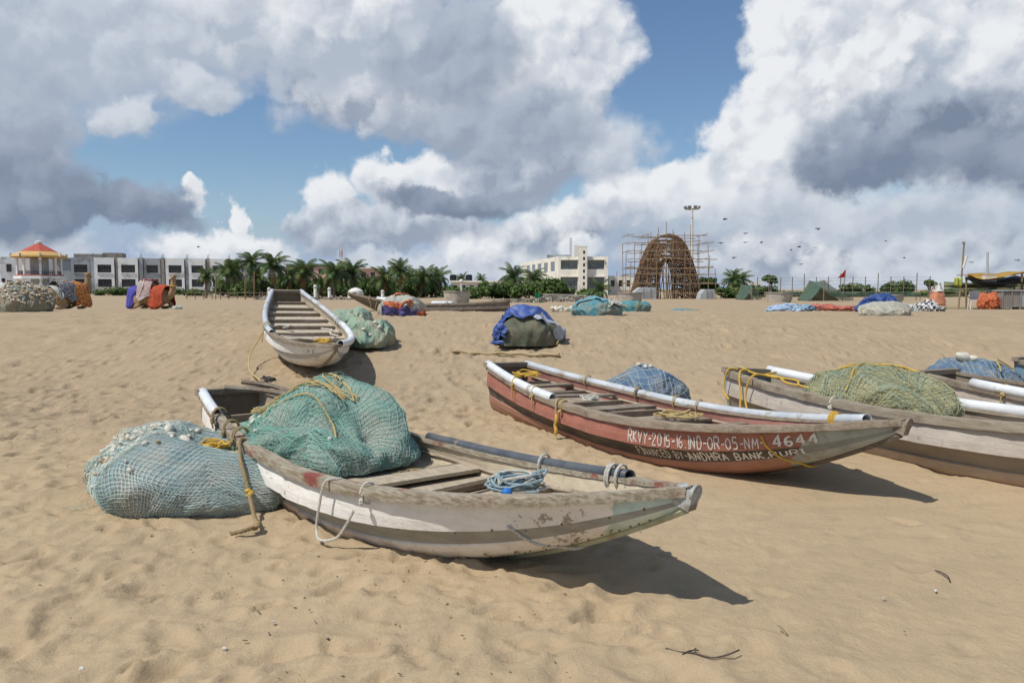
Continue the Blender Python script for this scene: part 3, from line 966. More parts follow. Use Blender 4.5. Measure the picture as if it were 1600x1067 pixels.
def lettering(root, rows, m):
    """brush lettering laid on the curved side of the hull"""
    rng = random.Random(8)
    k = 0
    for (txt, s0, s1, h_lo, h_hi, thick) in rows:
        adv = [(.40 if c in 'I1.,' else .56 if c in '- ' else .80) for c in txt]
        tot = sum(adv)
        x = 0.0
        mb = MB()
        for c, a in zip(txt, adv):
            sc = (s1 - s0) / tot
            jz, js, jl = rng.uniform(-.05, .05), rng.uniform(.92, 1.06), rng.uniform(-.06, .06)
            for poly in GLY[c]:
                pts = catmull([Vector((u, v, 0)) for u, v in poly], 4) if c in '0O2CDRBPU56' else [Vector((u, v, 0)) for u, v in poly]
                # subdivide long straight strokes so that they follow the hull
                q = [pts[0]]
                for p in pts[1:]:
                    n = max(1, int((p - q[-1]).length / .25))
                    b0 = q[-1]
                    for i in range(1, n + 1):
                        q.append(b0 + (p - b0) * i / n)
                quads = []
                for i, p in enumerate(q):
                    tg = (q[min(i + 1, len(q) - 1)] - q[max(i - 1, 0)])
                    tg = tg.normalized() if tg.length else Vector((1, 0, 0))
                    nrm = Vector((-tg.y, tg.x, 0))
                    for sg in (-1, 1):
                        w = p + nrm * sg * thick * rng.uniform(.8, 1.12)
                        s = s0 + (x + (w.x + jl * w.y)) * sc
                        h = h_lo + (h_hi - h_lo) * (w.y * js + jz * .5)
                        quads.append(b_pt(s, h, -1, .0065))
                mb.add(quads, [(2 * i, 2 * i + 2, 2 * i + 3, 2 * i + 1) for i in range(len(q) - 1)])
            x += a
        o = mb.build('painted_lettering', m, root)
        k += 1

def worn_white():
    def ex(t, tc, col):
        ob = Ex(t, tc.outputs['Object'])
        return mixc(t, noise(t, ob, 30.0, 5.0, 0.7).step(0.58, 0.66) * 0.7, col, (.35, .24, .20))
    return mat('white_letter_paint', (.72, .70, .66), (.60, .57, .53), 20, .7, extra=ex)
lettering(boat2, [('RKVY-2015-16.IND-OR-05-NM-', .598, .835, .645, .835, .07), (' 4644', .835, .91, .645, .85, .095),
                  ('FINANCED BY-', .604, .705, .435, .565, .065), ('ANDHRA BANK', .705, .83, .425, .57, .09), (',PURI', .83, .885, .425, .55, .085)], worn_white())

# ---- white boat on the bank
st3 = dict(seed=3,
    strake=paint('chalk_white_strake', (.78, .76, .72), (.68, .66, .62), low=-.2, stain=(.42, .39, .33)),
    band=paint('chalk_grey_band', (.46, .46, .44), (.40, .40, .38), low=-.3, stain=(.33, .32, .28)),
    lower=paint('chalk_white_bottom', (.74, .71, .65), (.63, .60, .54), low=.05, rust=(.44, .33, .22), stain=(.44, .39, .30)),
    inner=paint('cream_inside_bank', (.60, .52, .40), (.50, .43, .33), low=-.5, rust=(.38, .30, .21)),
    beams=[.07, .15, .22, .31, .40, .50, .60, .70, .80], planks=1, deck=mat('bleached_deck', (.52, .455, .36), (.42, .36, .28), 5, .85, .3, 30, (2, 8, 8), dirt=(.30, .25, .19), damount=.3),
    pipes=[(.0, .60, -1, PVC_GREY, .050, .014), (.0, .47, 1, PVC_GREY, .050, .014), (.46, .975, 1, PVC, .058, .018)],
    lash=[(.48, -1, ROPE_WHITE, 2, 0, True), (.52, -1, ROPE_WHITE, 2, .05, True), (.42, 1, ROPE_WHITE, 2, 0, True), (.45, 1, ROPE_WHITE, 2, 0, True), (.50, -1, ROPE_STRAW, 1, .25, True)])
boat3 = make_boat('white boat seen end-on with cross-beamed deck, tilted on the sand bank', (-5.0506, 16.5218, .9252, -1.1481, -.1926, -.0188), st3)
local_ropes(boat3, [
    ([(.50, -bw(.5) - .06, -.05), (.51, -bw(.5) - .16, -.22), (.56, -bw(.55) - .30, -.34), (.62, -bw(.6) - .40, -.45), (.70, -bw(.6) - .42, -.58), (.80, -bw(.6) - .30, -.66)], .014, ROPE_STRAW),
    ([(.55, -.5, -.10), (.60, -.2, -.09), (.63, .15, -.10), (.60, .5, -.10)], .011, ROPE_WHITE),
    ([(.40, -.45, -.09), (.43, -.25, -.06), (.45, -.38, -.08)], .02, ROPE_WHITE),
    ([(.46, .32, -.08), (.50, .48, -.06), (.55, .40, -.07), (.58, .52, -.08)], .018, ROPE_WHITE),
])

# ---- boats on the right
st4 = dict(seed=4, scale=1.12,
    strake=paint('grey_brown_strake', (.50, .45, .39), (.42, .37, .32), low=-.2, rust=(.38, .15, .08), stain=(.25, .21, .16)),
    band=paint('brown_band', (.27, .23, .19), (.22, .19, .155), low=-.3, stain=(.17, .15, .10)),
    lower=paint('tan_brown_bottom', (.46, .36, .28), (.38, .295, .225), low=.18, rust=(.38, .22, .14), stain=(.25, .21, .15)),
    inner=paint('grey_inside', (.42, .37, .30), (.34, .29, .23), low=-.5), rail=mat('grey_wood_rail', (.36, .31, .24), (.26, .22, .165), 5, .85, .5, 30, (1.2, 10, 10), dirt=(.20, .14, .10), dscale=5, damount=.25),
    transom=mat('blue_transom_paint', (.16, .27, .33), (.30, .33, .33), 5, .7), planks=2,
    pipes=[(.0, .93, 1, PVC, .056, .03)],
    lash=[(.325, -1, ROPE_WHITE, 1, .16, False), (.12, 1, ROPE_STRAW, 1, 0, True)])
boat4 = make_boat('grey-brown boat loaded with the yellowish green net, cut by the right edge', (3.0, 9.48, -.176, -1.139, .0147, -.0806), st4)
local_ropes(boat4, [
    ([(.03, -.30, .05), (.02, -bw(.03) - .06, .03), (.015, -bw(.02) - .09, -.20), (.04, -bw(.04) - .10, -.28)], .011, ROPE_YELLOW),
    ([(.05, -.25, .06), (.06, -bw(.06) - .05, .04), (.08, -bw(.08) - .09, -.22), (.10, -bw(.1) - .15, -.52), (.14, -bw(.14) - .25, -.55)], .011, ROPE_YELLOW),
    ([(.10, -.20, .04), (.11, -bw(.11) - .06, .05), (.10, -bw(.1) - .10, -.20), (.135, -bw(.13) - .14, -.50), (.11, -bw(.1) - .30, -.54)], .011, ROPE_YELLOW),
    ([(.02, -.2, .06), (.08, -.30, .05), (.12, -.20, .06), (.17, -.32, .03), (.22, -.15, .02), (.30, -.2, .0)], .012, ROPE_YELLOW),
    ([(.06, .1, .06), (.10, -.25, .05), (.15, -.10, .05), (.20, -.30, .03), (.28, -.05, .0)], .012, ROPE_YELLOW)])
st5 = dict(seed=5,
    strake=paint('peeling_strake', (.50, .44, .38), (.40, .34, .29), low=-.2, rust=(.33, .08, .05), stain=(.36, .20, .15)),
    band=paint('dark_brown_band', (.19, .15, .12), (.15, .12, .10), low=-.3), lower=paint('brown_bottom_far', (.30, .22, .17), (.24, .18, .14), low=.15),
    inner=paint('brown_inside', (.36, .30, .23), (.29, .24, .18), low=-.5), pipes=[(.13, .93, -1, PVC, .058, .03)], planks=2,
    lash=[(.20, -1, ROPE_STRAW, 2, .24, True), (.30, -1, ROPE_BLUE, 2, .05, True)])
boat5 = make_boat('boat with peeling red paint and white rail pipe, beyond the yellowish green net', (5.45, 9.45, -.10, -1.08, .0, -.02), st5)
st6 = dict(seed=6, strake=paint('blue_strake', (.14, .25, .34), (.20, .30, .36), low=-.2), band=paint('blue_band', (.10, .17, .24), (.13, .2, .26), low=-.3),
    lower=paint('blue_bottom', (.16, .25, .32), (.2, .27, .32), low=.1), inner=paint('blue_inside', (.25, .30, .33), (.2, .25, .28), low=-.5), planks=1)
boat6 = make_boat('blue boat just showing its stern at the right edge', (8.05, 11.55, -.12, -1.05, .0, .0), st6)
st7 = dict(seed=7, strake=paint('dark_brown_strake', (.15, .12, .095), (.22, .18, .145), low=-.2, rust=(.28, .22, .17)), band=paint('blackish_band', (.09, .075, .06), (.13, .11, .09), low=-.3),
    lower=paint('dark_bottom', (.13, .105, .085), (.18, .15, .12), low=.1, rust=(.2, .14, .10)), inner=paint('dark_inside', (.25, .2, .16), (.2, .16, .13), low=-.5), planks=1,
    pipes=[(.36, .46, -1, PVC, .06, .03), (.36, .46, 1, PVC, .06, .03), (.66, .80, 1, PVC, .06, .03), (.66, .80, -1, PVC, .06, .03)], lash=[(.80, 1, ROPE_STRAW, 1, .3, True), (.85, 1, ROPE_STRAW, 1, .3, True)])
boat7 = make_boat('dark brown boat lying broadside far up the beach', (-.10, 25.2, .60, math.pi - .06, .0, .02), st7)

# ------------------------------------------------------------------ nets
def net_mass(name, a, b, c, sc=1.0):
    """packed netting: fine crossing threads over a heap of mixed colours"""
    def ex(t, tc, col):
        ob = Ex(t, tc.outputs['Object'])
        w = vmath(t, 'MULTIPLY_ADD', noise(t, ob, 5.0, 3.0, 0.5, color=True), (.12, .12, .12), ob)
        fine = noise(t, vmath(t, 'MULTIPLY', w, (90 * sc, 90 * sc, 14 * sc)), 1.0, 2.0, 0.6)
        fine2 = noise(t, vmath(t, 'MULTIPLY', w, (14 * sc, 120 * sc, 90 * sc)), 1.0, 2.0, 0.6)
        col = mixc(t, noise(t, ob, 3.2, 4.0, 0.6).step(.42, .66), col, c)
        col = mixc(t, fine.step(.45, .7) * .6, col, tuple(k * .35 for k in a))
        col = mixc(t, fine2.step(.56, .72) * .6, col, tuple(min(1, k * 1.7 + .05) for k in a))
        return col
    return mat(name, a, b, 4.0, .9, .9, 60 * sc, extra=ex)

FOLD = {31: .022, 44: .03}     # how deeply a heap is folded, by seed; others 0.05
def dome_pts(A, B, rx, ry, h, phim, seed, lump=0.10, lf=2.2, dent=None, e=1.0):
    """square (-1..1) -> heaped cap; A, B arrays"""
    A, B = np.asarray(A, float), np.asarray(B, float)
    f = make_noise(seed)
    r = np.maximum(np.abs(A), np.abs(B))
    with np.errstate(divide='ignore', invalid='ignore'):
        th = np.where(np.abs(A) >= np.abs(B), np.where(A >= 0, 0, np.pi) + np.where(A != 0, B / np.where(A == 0, 1, A), 0) * np.pi / 4,
                      np.where(B >= 0, np.pi / 2, -np.pi / 2) - np.where(B != 0, A / np.where(B == 0, 1, B), 0) * np.pi / 4)
    ph = r * phim
    L = 1 + lump * fbm(f, A * lf + 31, B * lf + 7, 3) * np.clip(1.25 - r * .55, 0, 1)
    fo = 1 - np.abs(fbm(f, A * lf * 1.7 + B * 1.1 + 70, B * lf * 1.3 - A * .8 + 11, 3, .55)) * 1.6
    fd = FOLD.get(seed, .05)
    L = L * (1 + fd * fo)
    sx = np.sin(ph) * L
    x, y = rx * sx * np.cos(th), ry * sx * np.sin(th)
    ex = 1 + 0.12 * f(np.cos(th) * 1.4 + 9, np.sin(th) * 1.4 + 3)
    x, y = x * ex, y * ex
    cz = (np.cos(ph) - math.cos(phim)) / (1 - math.cos(phim))
    z = h * np.sign(cz) * np.abs(cz) ** e * (1 + lump * 1.3 * fbm(f, A * lf + 3, B * lf + 51, 3) + fd * 1.1 * fo)
    if dent is not None:
        z = dent(x, y, z)
    return np.stack([x, y, z], -1)

def net_heap(label, loc, rotz, rx, ry, h, m_body, m_net=None, cell=.042, thr=.003, seed=1, phim=R(104), lump=.1, lf=2.2, dent=None,
             group='heaps of fishing net on the beach', name='net_heap', e=1.0, layers=1, res=72, sheets=None):
    root = thing(name, label, 'fishing net', loc, rotz, group)
    t = np.linspace(-1, 1, res)
    Aa, Bb = np.meshgrid(t, t, indexing='ij')
    P = dome_pts(Aa, Bb, rx * .985, ry * .985, h * .985, phim, seed, lump, lf, dent, e)
    MB().grid(P).build('heap', m_body, root, 'all')
    if m_net is not None:
        f = make_noise(seed + 90)
        for ly in range(layers):
            mb = MB()
            k = 1.0 + .012 * ly
            nx, ny = int(rx * 2 * phim / 1.6 / cell), int(ry * 2 * phim / 1.6 / cell)
            ux, uy = np.linspace(-1, 1, nx), np.linspace(-1, 1, ny)
            for axis in (0, 1):
                for q in (ux if axis == 0 else uy):
                    s = np.linspace(-1, 1, ny * 1 if axis == 0 else nx)
                    a, b = (np.full_like(s, q), s) if axis == 0 else (s, np.full_like(s, q))
                    a2 = np.clip(a + .055 * fbm(f, a * 2.6 + 5 + ly * 9, b * 2.6, 2), -1, 1)
                    b2 = np.clip(b + .055 * fbm(f, a * 2.6 + 50, b * 2.6 + 20 + ly * 9, 2), -1, 1)
                    Q = dome_pts(a2, b2, rx * k, ry * k, h * k, phim, seed, lump, lf, dent, e)
                    Q = Q + .006 * np.stack([f(a * 40, b * 40), f(a * 40 + 9, b * 40), np.abs(f(a * 40, b * 40 + 9))], -1)
                    mb.tube(Q.tolist(), thr, 3, caps=False)
            kind(mb.build('netting', m_net, root, 'all'), 'stuff')
        if sheets:
            for si, (a0, a1, b0, b1, k) in enumerate(sheets):
                mb = MB()
                na, nb_ = int(rx * (a1 - a0) * phim / 1.6 / cell), int(ry * (b1 - b0) * phim / 1.6 / cell)
                for axis in (0, 1):
                    for q in np.linspace(0, 1, na if axis == 0 else nb_):
                        s = np.linspace(0, 1, nb_ if axis == 0 else na)
                        u, v = (np.full_like(s, q), s) if axis == 0 else (s, np.full_like(s, q))
                        wa = a0 + (a1 - a0) * u + .10 * fbm(f, u * 3 + 5 + si * 9, v * 3, 3)
                        wb = b0 + (b1 - b0) * v + .10 * fbm(f, u * 3 + 50, v * 3 + 20 + si * 9, 3)
                        kk = k + .035 * np.abs(fbm(f, u * 6 + 3, v * 6 + si, 2))
                        Q = dome_pts(np.clip(wa, -1, 1), np.clip(wb, -1, 1), rx, ry, h, phim, seed, lump, lf, dent, e)
                        cc = np.array([0, 0, h * .2])
                        Q = cc + (Q - cc) * kk[:, None]
                        mb.tube(Q.tolist(), thr, 3, caps=False)
                kind(mb.build('loose_netting', m_net, root, 'all'), 'stuff')
        # frayed ends trailing at the foot of the heap
        fe = MB()
        r2 = random.Random(seed)
        for k in range(26):
            an = r2.uniform(0, 2 * math.pi)
            p0 = Vector((rx * .9 * math.cos(an), ry * .9 * math.sin(an), .03))
            dr = Vector((math.cos(an), math.sin(an), 0))
            fe.tube(catmull([p0, p0 + dr * r2.uniform(.05, .12) + Vector((r2.uniform(-.05, .05), r2.uniform(-.05, .05), -.005)), p0 + dr * r2.uniform(.08, .2) + Vector((r2.uniform(-.1, .1), r2.uniform(-.1, .1), -.02))], 4), thr, 3)
        kind(fe.build('frayed_ends', m_net, root, 'all'), 'stuff')
    def surf(a, b, k=1.01):
        return Vector(dome_pts(np.array([a]), np.array([b]), rx * k, ry * k, h * k, phim, seed, lump, lf, dent, e)[0])
    return root, surf

_fl = {}
def floats(root, surf, spots, size, m, rng):
    key = m.name
    if key not in _fl:
        _fl[key] = MB().ell((0, 0, 0), (1, .8, .72), 8, 6).mesh('float', m, 'all')
    for (a, b) in spots:
        s = size * rng.uniform(.65, 1.3)
        obj('float', _fl[key], root, surf(a, b), (rng.uniform(-.5, .5), rng.uniform(-.5, .5), rng.uniform(0, 6)), (s * rng.uniform(.9, 1.5), s, s))

def surf_rope(root, surf, ab, r, m, k=1.03, n=8, name='rope'):
    MB().tube(catmull([surf(a, b, k) for a, b in ab], n), r, 6).build(name, m, root, True)

rng = random.Random(21)
NET_TEAL = mat('teal_thread', (.22, .49, .41), (.34, .53, .46), 7, .7)
NET_BLUE = mat('pale_blue_thread', (.42, .56, .54), (.58, .62, .54), 5, .7)
NET_YEL = mat('yellow_green_thread', (.46, .44, .24), (.34, .43, .34), 6, .7)
BODY_TEAL = net_mass('teal_net_mass', (.20, .33, .28), (.28, .36, .31), (.37, .36, .31))
BODY_BLUE = net_mass('blue_grey_net_mass', (.24, .34, .35), (.35, .41, .40), (.38, .38, .35))
BODY_YEL = net_mass('yellow_green_net_mass', (.33, .32, .20), (.25, .31, .25), (.42, .36, .18))
BODY_GREEN = net_mass('pale_green_net_mass', (.23, .36, .28), (.31, .39, .29), (.38, .36, .25), .8)
BODY_AQUA = net_mass('aqua_net_mass', (.08, .24, .30), (.16, .28, .29), (.26, .26, .20), .7)
BODY_TAN = net_mass('tan_net_mass', (.26, .24, .19), (.20, .23, .20), (.30, .25, .17), .7)
BODY_PALE = net_mass('pale_net_mass', (.42, .42, .36), (.34, .37, .33), (.50, .44, .34), .7)
BODY_NAVY = net_mass('navy_net_mass', (.07, .13, .24), (.14, .22, .30), (.24, .26, .28), .7)

# blue-grey sack of net in front of the nearest boat
def dent_sack(x, y, z):
    d = np.exp(-((x - .10) / .32) ** 2 - ((y - .12) / .24) ** 2)
    sh = np.exp(-((x + .45) / .45) ** 2 - ((y - .20) / .35) ** 2)
    low = np.clip((x - .15) / .6, 0, 1)
    return z * (1 - .34 * d + .10 * sh) * (1 - .34 * low)
lx, ly = -2.56, 5.86
sack, sf = net_heap('blue-grey net sack crusted with white floats, on the sand before the nearest boat', (lx, ly, gz(lx, ly) - .03), R(-16), .90, .74, .56,
                    BODY_BLUE, NET_BLUE, .034, .0022, 31, R(118), .07, 1.7, dent_sack, e=.95, sheets=[(-.9, -.1, -.5, .5, 1.02)])
sp = []
while len(sp) < 230:
    a, b = rng.gauss(-.46, .2), rng.gauss(.0, .28)
    if abs(a) < .9 and abs(b) < .75:
        sp.append((a, b))
floats(sack, sf, sp[:170], .021, FLOAT_W, rng)
floats(sack, sf, sp[170:], .02, FLOAT_T, rng)
floats(sack, sf, [(-.14, .02), (-.10, -.10), (.10, .16), (.18, .20), (.02, .10), (-.04, .0), (.22, .12)], .042, FLOAT_W, rng)
for k in range(3):
    MB().tube([p + sf(.06, .12, 1.0) for p in tangle((0, 0, .02), .13, .07, 4, rng, .6)], .008, 5).build('rope', ROPE_YELLOW, sack, True)
surf_rope(sack, sf, [(.14, .08), (.30, .10), (.46, .08), (.64, .10)], .008, ROPE_YELLOW, 1.03)
surf_rope(sack, sf, [(.12, .05), (.34, .04), (.58, .02)], .007, ROPE_STRAW, 1.03)

# thick twisted rope hanging from the rail over the end of the sack to the sand
def hang_rope():
    from mathutils.bvhtree import BVHTree
    heap = [c for c in sack.children if c.name.startswith('heap')][0]
    mw = Matrix.Translation(sack.location) @ Matrix.Rotation(sack.rotation_euler[2], 4, 'Z')
    bvh = BVHTree.FromPolygons([mw @ v.co for v in heap.data.vertices], [tuple(p.vertices) for p in heap.data.polygons])
    top = boat_world(boat1, .335, 1.0, -1, .06)
    foot = on_sand(402, 826)
    pts = [top + Vector((.05, .10, -.01)), top + Vector((.01, 0, .03))]
    n = 7
    for i in range(1, n):
        t = i / n
        p = top + (foot - top) * t
        hit = bvh.ray_cast(p + Vector((-.3, -.9, 1.2)), Vector((.3, .9, -1.2)).normalized())[0]
        q = p.copy()
        q.z = top.z + (foot.z - top.z) * t ** .8
        if hit is not None:
            out = Vector((-.2, -.6, .8)).normalized()
            if (hit - q).dot(out) > -.03:
                q = hit + out * .035
        pts.append(q)
    pts += [foot + Vector((0, 0, .03)), foot + Vector((-.04, -.10, .025)), foot + Vector((-.13, -.14, .012))]
    path = catmull(pts, 14)
    mb = MB()
    acc = 0.0
    strands = [[], [], []]
    for i, q in enumerate(path):
        tg = (path[min(i + 1, len(path) - 1)] - path[max(i - 1, 0)]).normalized()
        a = tg.cross(Vector((1, .2, 0))).normalized()
        b = tg.cross(a)
        if i:
            acc += (q - path[i - 1]).length
        for k in range(3):
            an = 2 * math.pi * (acc / .075 + k / 3)
            strands[k].append(q + (a * math.cos(an) + b * math.sin(an)) * .0078)
    for k in range(3):
        mb.tube(strands[k], .0085, 6)
    root = thing('hanging_rope', 'thick twisted tan rope hanging from the rail of the nearest boat to the sand', 'rope', (0, 0, 0))
    mb.build('strand', ROPE_TAN, root, True)
    for (q, m) in ((.50, ROPE_YELLOW), (.82, ROPE_TAN)):
        kn = MB()
        for k in range(4):
            kn.ell(path[int(len(path) * q)] + Vector((rng.uniform(-.012, .012), rng.uniform(-.012, .012), (k - 1.5) * .011)), (.024, .024, .014), 9, 5)
        kn.build('knot', m, root, True)
hang_rope()

# green net aboard the nearest boat
def aboard(boat, t, dy, dz):
    p = boat.matrix_world @ Vector((t, dy, b_sheer(t / BL) + dz))
    return p
c1 = aboard(boat1, 1.80, .03, -.18)
gpile, gs = net_heap('large teal green net heaped in the nearest boat', c1, -.8225, .89, .61, .54, BODY_TEAL, NET_TEAL, .034, .0021, 44, R(104), .17, 2.0, e=.95, dent=lambda x, y, z: z * (1 - .16 * np.clip(-x - .35, 0, 1) + .10 * np.sin(3.4 * x + 1.8 * y + .6) - .22 * np.clip(x - .45, 0, 1)),
                     group='fishing nets lying in boats', layers=1, sheets=[(-.6, .9, -.95, -.2, 1.015), (-.95, -.1, -.5, .8, 1.02)])
floats(gpile, gs, [(-.55, -.10), (-.30, -.42), (-.42, -.52), (-.10, -.30), (.62, -.42), (-.55, .15), (-.62, -.32), (.05, -.62)], .034, FLOAT_W, rng)
surf_rope(gpile, gs, [(-.22, -.74), (-.18, -.5), (-.02, -.30), (.2, -.22), (.45, -.25), (.6, -.35)], .008, ROPE_STRAW, 1.02)
for (a0, b0, a1, b1, n) in ((-.40, -.22, .02, -.12, 10), (-.34, -.2, -.05, -.1, 7), (.02, -.1, .25, -.05, 6), (-.1, .12, .3, .12, 5)):
    for k in range(n):
        j = lambda w=.06: rng.uniform(-w, w)
        pts = [(a0 + (a1 - a0) * q + j(), b0 + (b1 - b0) * q + j(.08)) for q in (0, .3, .6, 1)]
        surf_rope(gpile, gs, pts, .006, ROPE_STRAW, 1.03, 4)
# fringe of cut rope ends
fr = MB()
for k in range(60):
    a = -.50 + .34 * k / 60
    p = gs(a, -.26 + .04 * math.sin(k), 1.02)
    fr.tube([p, p + Vector((rng.uniform(-.02, .02), -.03 + rng.uniform(-.02, .01), .012)), p + Vector((rng.uniform(-.03, .03), -.06 + rng.uniform(-.02, .02), .0))], .005, 4)
kind(fr.build('rope_fringe', ROPE_STRAW, gpile, True), 'stuff')
for k, (tt, yy) in enumerate(((2.98, .18), (3.05, .30))):
    p = aboard(boat1, tt, yy, -.15)
    o = MB().tube(tangle(p, .17, .05, 5, rng, .7), .009, 5).build('rope_coil', ROPE_TAN, None, True)
    tag(o, ('tan rope coil beside the green net, close to the far rail of the nearest boat' if k else 'tan rope coil at the right foot of the green net in the nearest boat'), 'rope', 'rope coils in boats')
p = aboard(boat1, 4.30, .02, -.03)
o = thing('rope_tangle', 'tangled pale blue rope lying over the bow of the nearest boat', 'rope', p)
for k in range(5):
    MB().tube(tangle((0, 0, -.03), .15, .15, 4, rng, .6, 1.2), .0095, 5).build('rope', ROPE_BLUE if k < 4 else ROPE_WHITE, o, True)
MB().ell((-.06, -.13, .0), (.035, .03, .03), 8, 6).build('float', mat('bright_blue_float', (.03, .18, .55), None, 5, .5), o, True)
# rope coils in the brown boat
for (t_, y_, r_, m_, lb) in ((.42, .02, .20, ROPE_YELLOW, 'yellow rope coil by the stern beam of the red-brown boat'), (1.9, -.05, .12, ROPE_WHITE, 'white rope knot amid the planks of the red-brown boat'),
                             (3.05, .24, .24, ROPE_STRAW, 'straw-yellow rope coil on the middle planks of the red-brown boat')):
    p = aboard(boat2, t_, y_, -.06)
    o = MB().tube(tangle(p, r_, .08, 5, rng, .6), .010, 5).build('rope_coil', m_, None, True)
    tag(o, lb, 'rope', 'rope coils in boats')
p = aboard(boat3, 3.9, .12, -.10)
tag(MB().tube(tangle(p, .13, .13, 6, rng, .8), .014, 5).build('rope_coil', ROPE_YELLOW, None, True), 'small yellow rope coil near the bow of the white boat', 'rope', 'rope coils in boats')

# yellowish net in the right-hand boat
c4 = aboard(boat4, 1.62, .05, -.16) + Vector((0, 0, 0))
ypile, ys_ = net_heap('yellowish green net heaped in the grey-brown boat', c4, -1.139, .84, .56, .47, BODY_YEL, NET_YEL, .040, .0024, 57, R(102), .14, 2.2, e=.85, group='fishing nets lying in boats', sheets=[(-.8, .3, -.9, .2, 1.03), (.0, .9, -.9, .3, 1.04)])
for k in range(6):
    j = lambda w=.04: rng.uniform(-w, w)
    surf_rope(ypile, ys_, [(-.35 + j(), -.1 + j()), (-.15 + j(), .0 + j()), (.1 + j(), .12 + j()), (.3 + j(), .25 + j())], .009, ROPE_YELLOW, 1.04, 6)
surf_rope(ypile, ys_, [(-.08, .05), (.0, -.25), (.05, -.5), (.08, -.75)], .009, ROPE_YELLOW, 1.02)

def simple_heap(label, px, py, Y, rx, ry, h, body, seed, rot=0.0, **kw):
    p = at(px, py, Y)
    z = gz(p.x, Y)
    return net_heap(label, (p.x, Y, z - .02), rot, rx, ry, h, body, kw.pop('net', None), seed=seed, **kw)

# heap by the white boat
hb, hs_ = simple_heap('pale green net sack with white floats leaning beside the white boat', 578, 540, 14.75, .50, .62, .58, BODY_GREEN, 61, .3, e=1.0, lump=.14, phim=R(118))
floats(hb, hs_, [(-.3, -.55), (-.1, -.6), (.1, -.35), (.25, -.5), (-.2, .2), (.0, .4)], .05, FLOAT_W, rng)
hb2, hs2 = simple_heap('green net heap behind the sack by the white boat', 545, 505, 16.5, .52, .70, .50, BODY_GREEN, 62, .2, e=1.0, lump=.14, phim=R(118))
# blue heap behind the brown boat
h3, hs3 = simple_heap('blue net heap with pale top behind the red-brown boat', 1003, 610, 10.5, .62, .5, .50, BODY_NAVY, 63, .1, e=1.1, net=NET_BLUE, cell=.07, thr=.0028)
floats(h3, hs3, [(-.05, .0), (.02, -.1), (.1, -.05)], .05, FLOAT_W, rng)
# blue heap at the right edge
h4, hs4 = simple_heap('blue net heap with white bundle beyond the boats at the right edge', 1515, 600, 11.3, .75, .5, .58, BODY_NAVY, 64, -.1, e=.9, net=NET_BLUE, cell=.08, thr=.003)
floats(h4, hs4, [(-.18, -.2), (-.05, -.15), (-.12, -.1)], .10, FLOAT_W, rng)
surf_rope(h4, hs4, [(.3, -.5), (.35, -.3), (.25, -.1), (.45, .0), (.3, -.2), (.4, -.4)], .012, ROPE_STRAW, 1.04)

# ---- heaps under tarpaulins
TARP_BLUE = mat('blue_tarpaulin', (.05, .10, .33), (.035, .07, .24), 6, .5, .3, 30, spec=.4, dirt=(.16, .22, .36), dscale=5, damount=.3)
TARP_GREY = mat('grey_blue_sheet', (.30, .34, .42), (.42, .44, .48), 20, .6, .3, 30)
TARP_ORANGE = mat('orange_tarpaulin', (.50, .14, .06), (.40, .11, .05), 6, .5, .3, 30)
TARP_RED = mat('faded_red_sheet', (.48, .15, .10), (.38, .13, .09), 6, .6, .3, 30)
TARP_PALE = mat('pale_sheet', (.52, .52, .46), (.42, .44, .42), 6, .6, .3, 30)
TARP_YELLOW = mat('yellow_tarpaulin', (.60, .36, .03), (.52, .30, .03), 4, .5, .2, 30, trans=.25)
def drape(root, args, a0, a1, b0, b1, m, seed, k=1.05, name='tarpaulin', wr=.03, n=60):
    rx, ry, h, phim, sd, lump, lf, dent, e = args
    f = make_noise(seed)
    u, v = np.meshgrid(np.linspace(0, 1, n), np.linspace(0, 1, n), indexing='ij')
    A_ = a0 + (a1 - a0) * u + .12 * f(u * 2.5 + 3, v * 5 + 1)
    B_ = b0 + (b1 - b0) * v + .12 * f(u * 5 + 20, v * 2.5)
    P = dome_pts(np.clip(A_, -1.05, 1.05), np.clip(B_, -1.05, 1.05), rx * k, ry * k, h * k, phim, sd, lump, lf, dent, e)
    w = 1.3 - 1.6 * np.abs(fbm(f, u * 4 + v * 3, v * 5 - u * 2, 4, .6)) + .6 * np.abs(f(u * 3 + 7, v * 11))
    c = np.array([0, 0, h * .4])
    dirn = P - c
    dirn /= np.linalg.norm(dirn, axis=-1, keepdims=True)
    P = P + dirn * (wr * w)[..., None]
    P[..., 2] = np.maximum(P[..., 2], .012)
    o = MB().grid(P).build(name, m, root, 'all')
    so = o.modifiers.new('thickness', 'SOLIDIFY')
    so.thickness = .006
    return o
def tarp_heap(label, px, py, Y, rx, ry, h, body, seed, rot, drapes, e=.95, lump=.12, phim=R(112), nm='covered_heap'):
    p = at(px, py, Y)
    root, s_ = net_heap(label, (p.x, Y, gz(p.x, Y) - .02), rot, rx, ry, h, body, None, seed=seed, e=e, lump=lump, phim=phim, name=nm, res=40, group='covered heaps on the beach')
    args = (rx, ry, h, phim, seed, lump, 2.2, None, e)
    for i, (a0, a1, b0, b1, m, k, wr) in enumerate(drapes):
        drape(root, args, a0, a1, b0, b1, m, seed * 7 + i, k, 'tarpaulin', wr)
    return root, s_
BODY_DARK = net_mass('dark_green_net_mass', (.10, .125, .09), (.15, .155, .11), (.20, .175, .12), .8)
th, ths = tarp_heap('dark net heap half covered by a crumpled blue tarpaulin in mid beach', 828, 535, 14.7, .66, .5, .60, BODY_DARK, 71, 0,
                    [(-.95, .35, -.30, .85, TARP_BLUE, 1.05, .035), (-.98, -.55, -.75, .3, TARP_BLUE, 1.06, .04), (.10, .85, -.45, .25, TARP_GREY, 1.04, .02)])
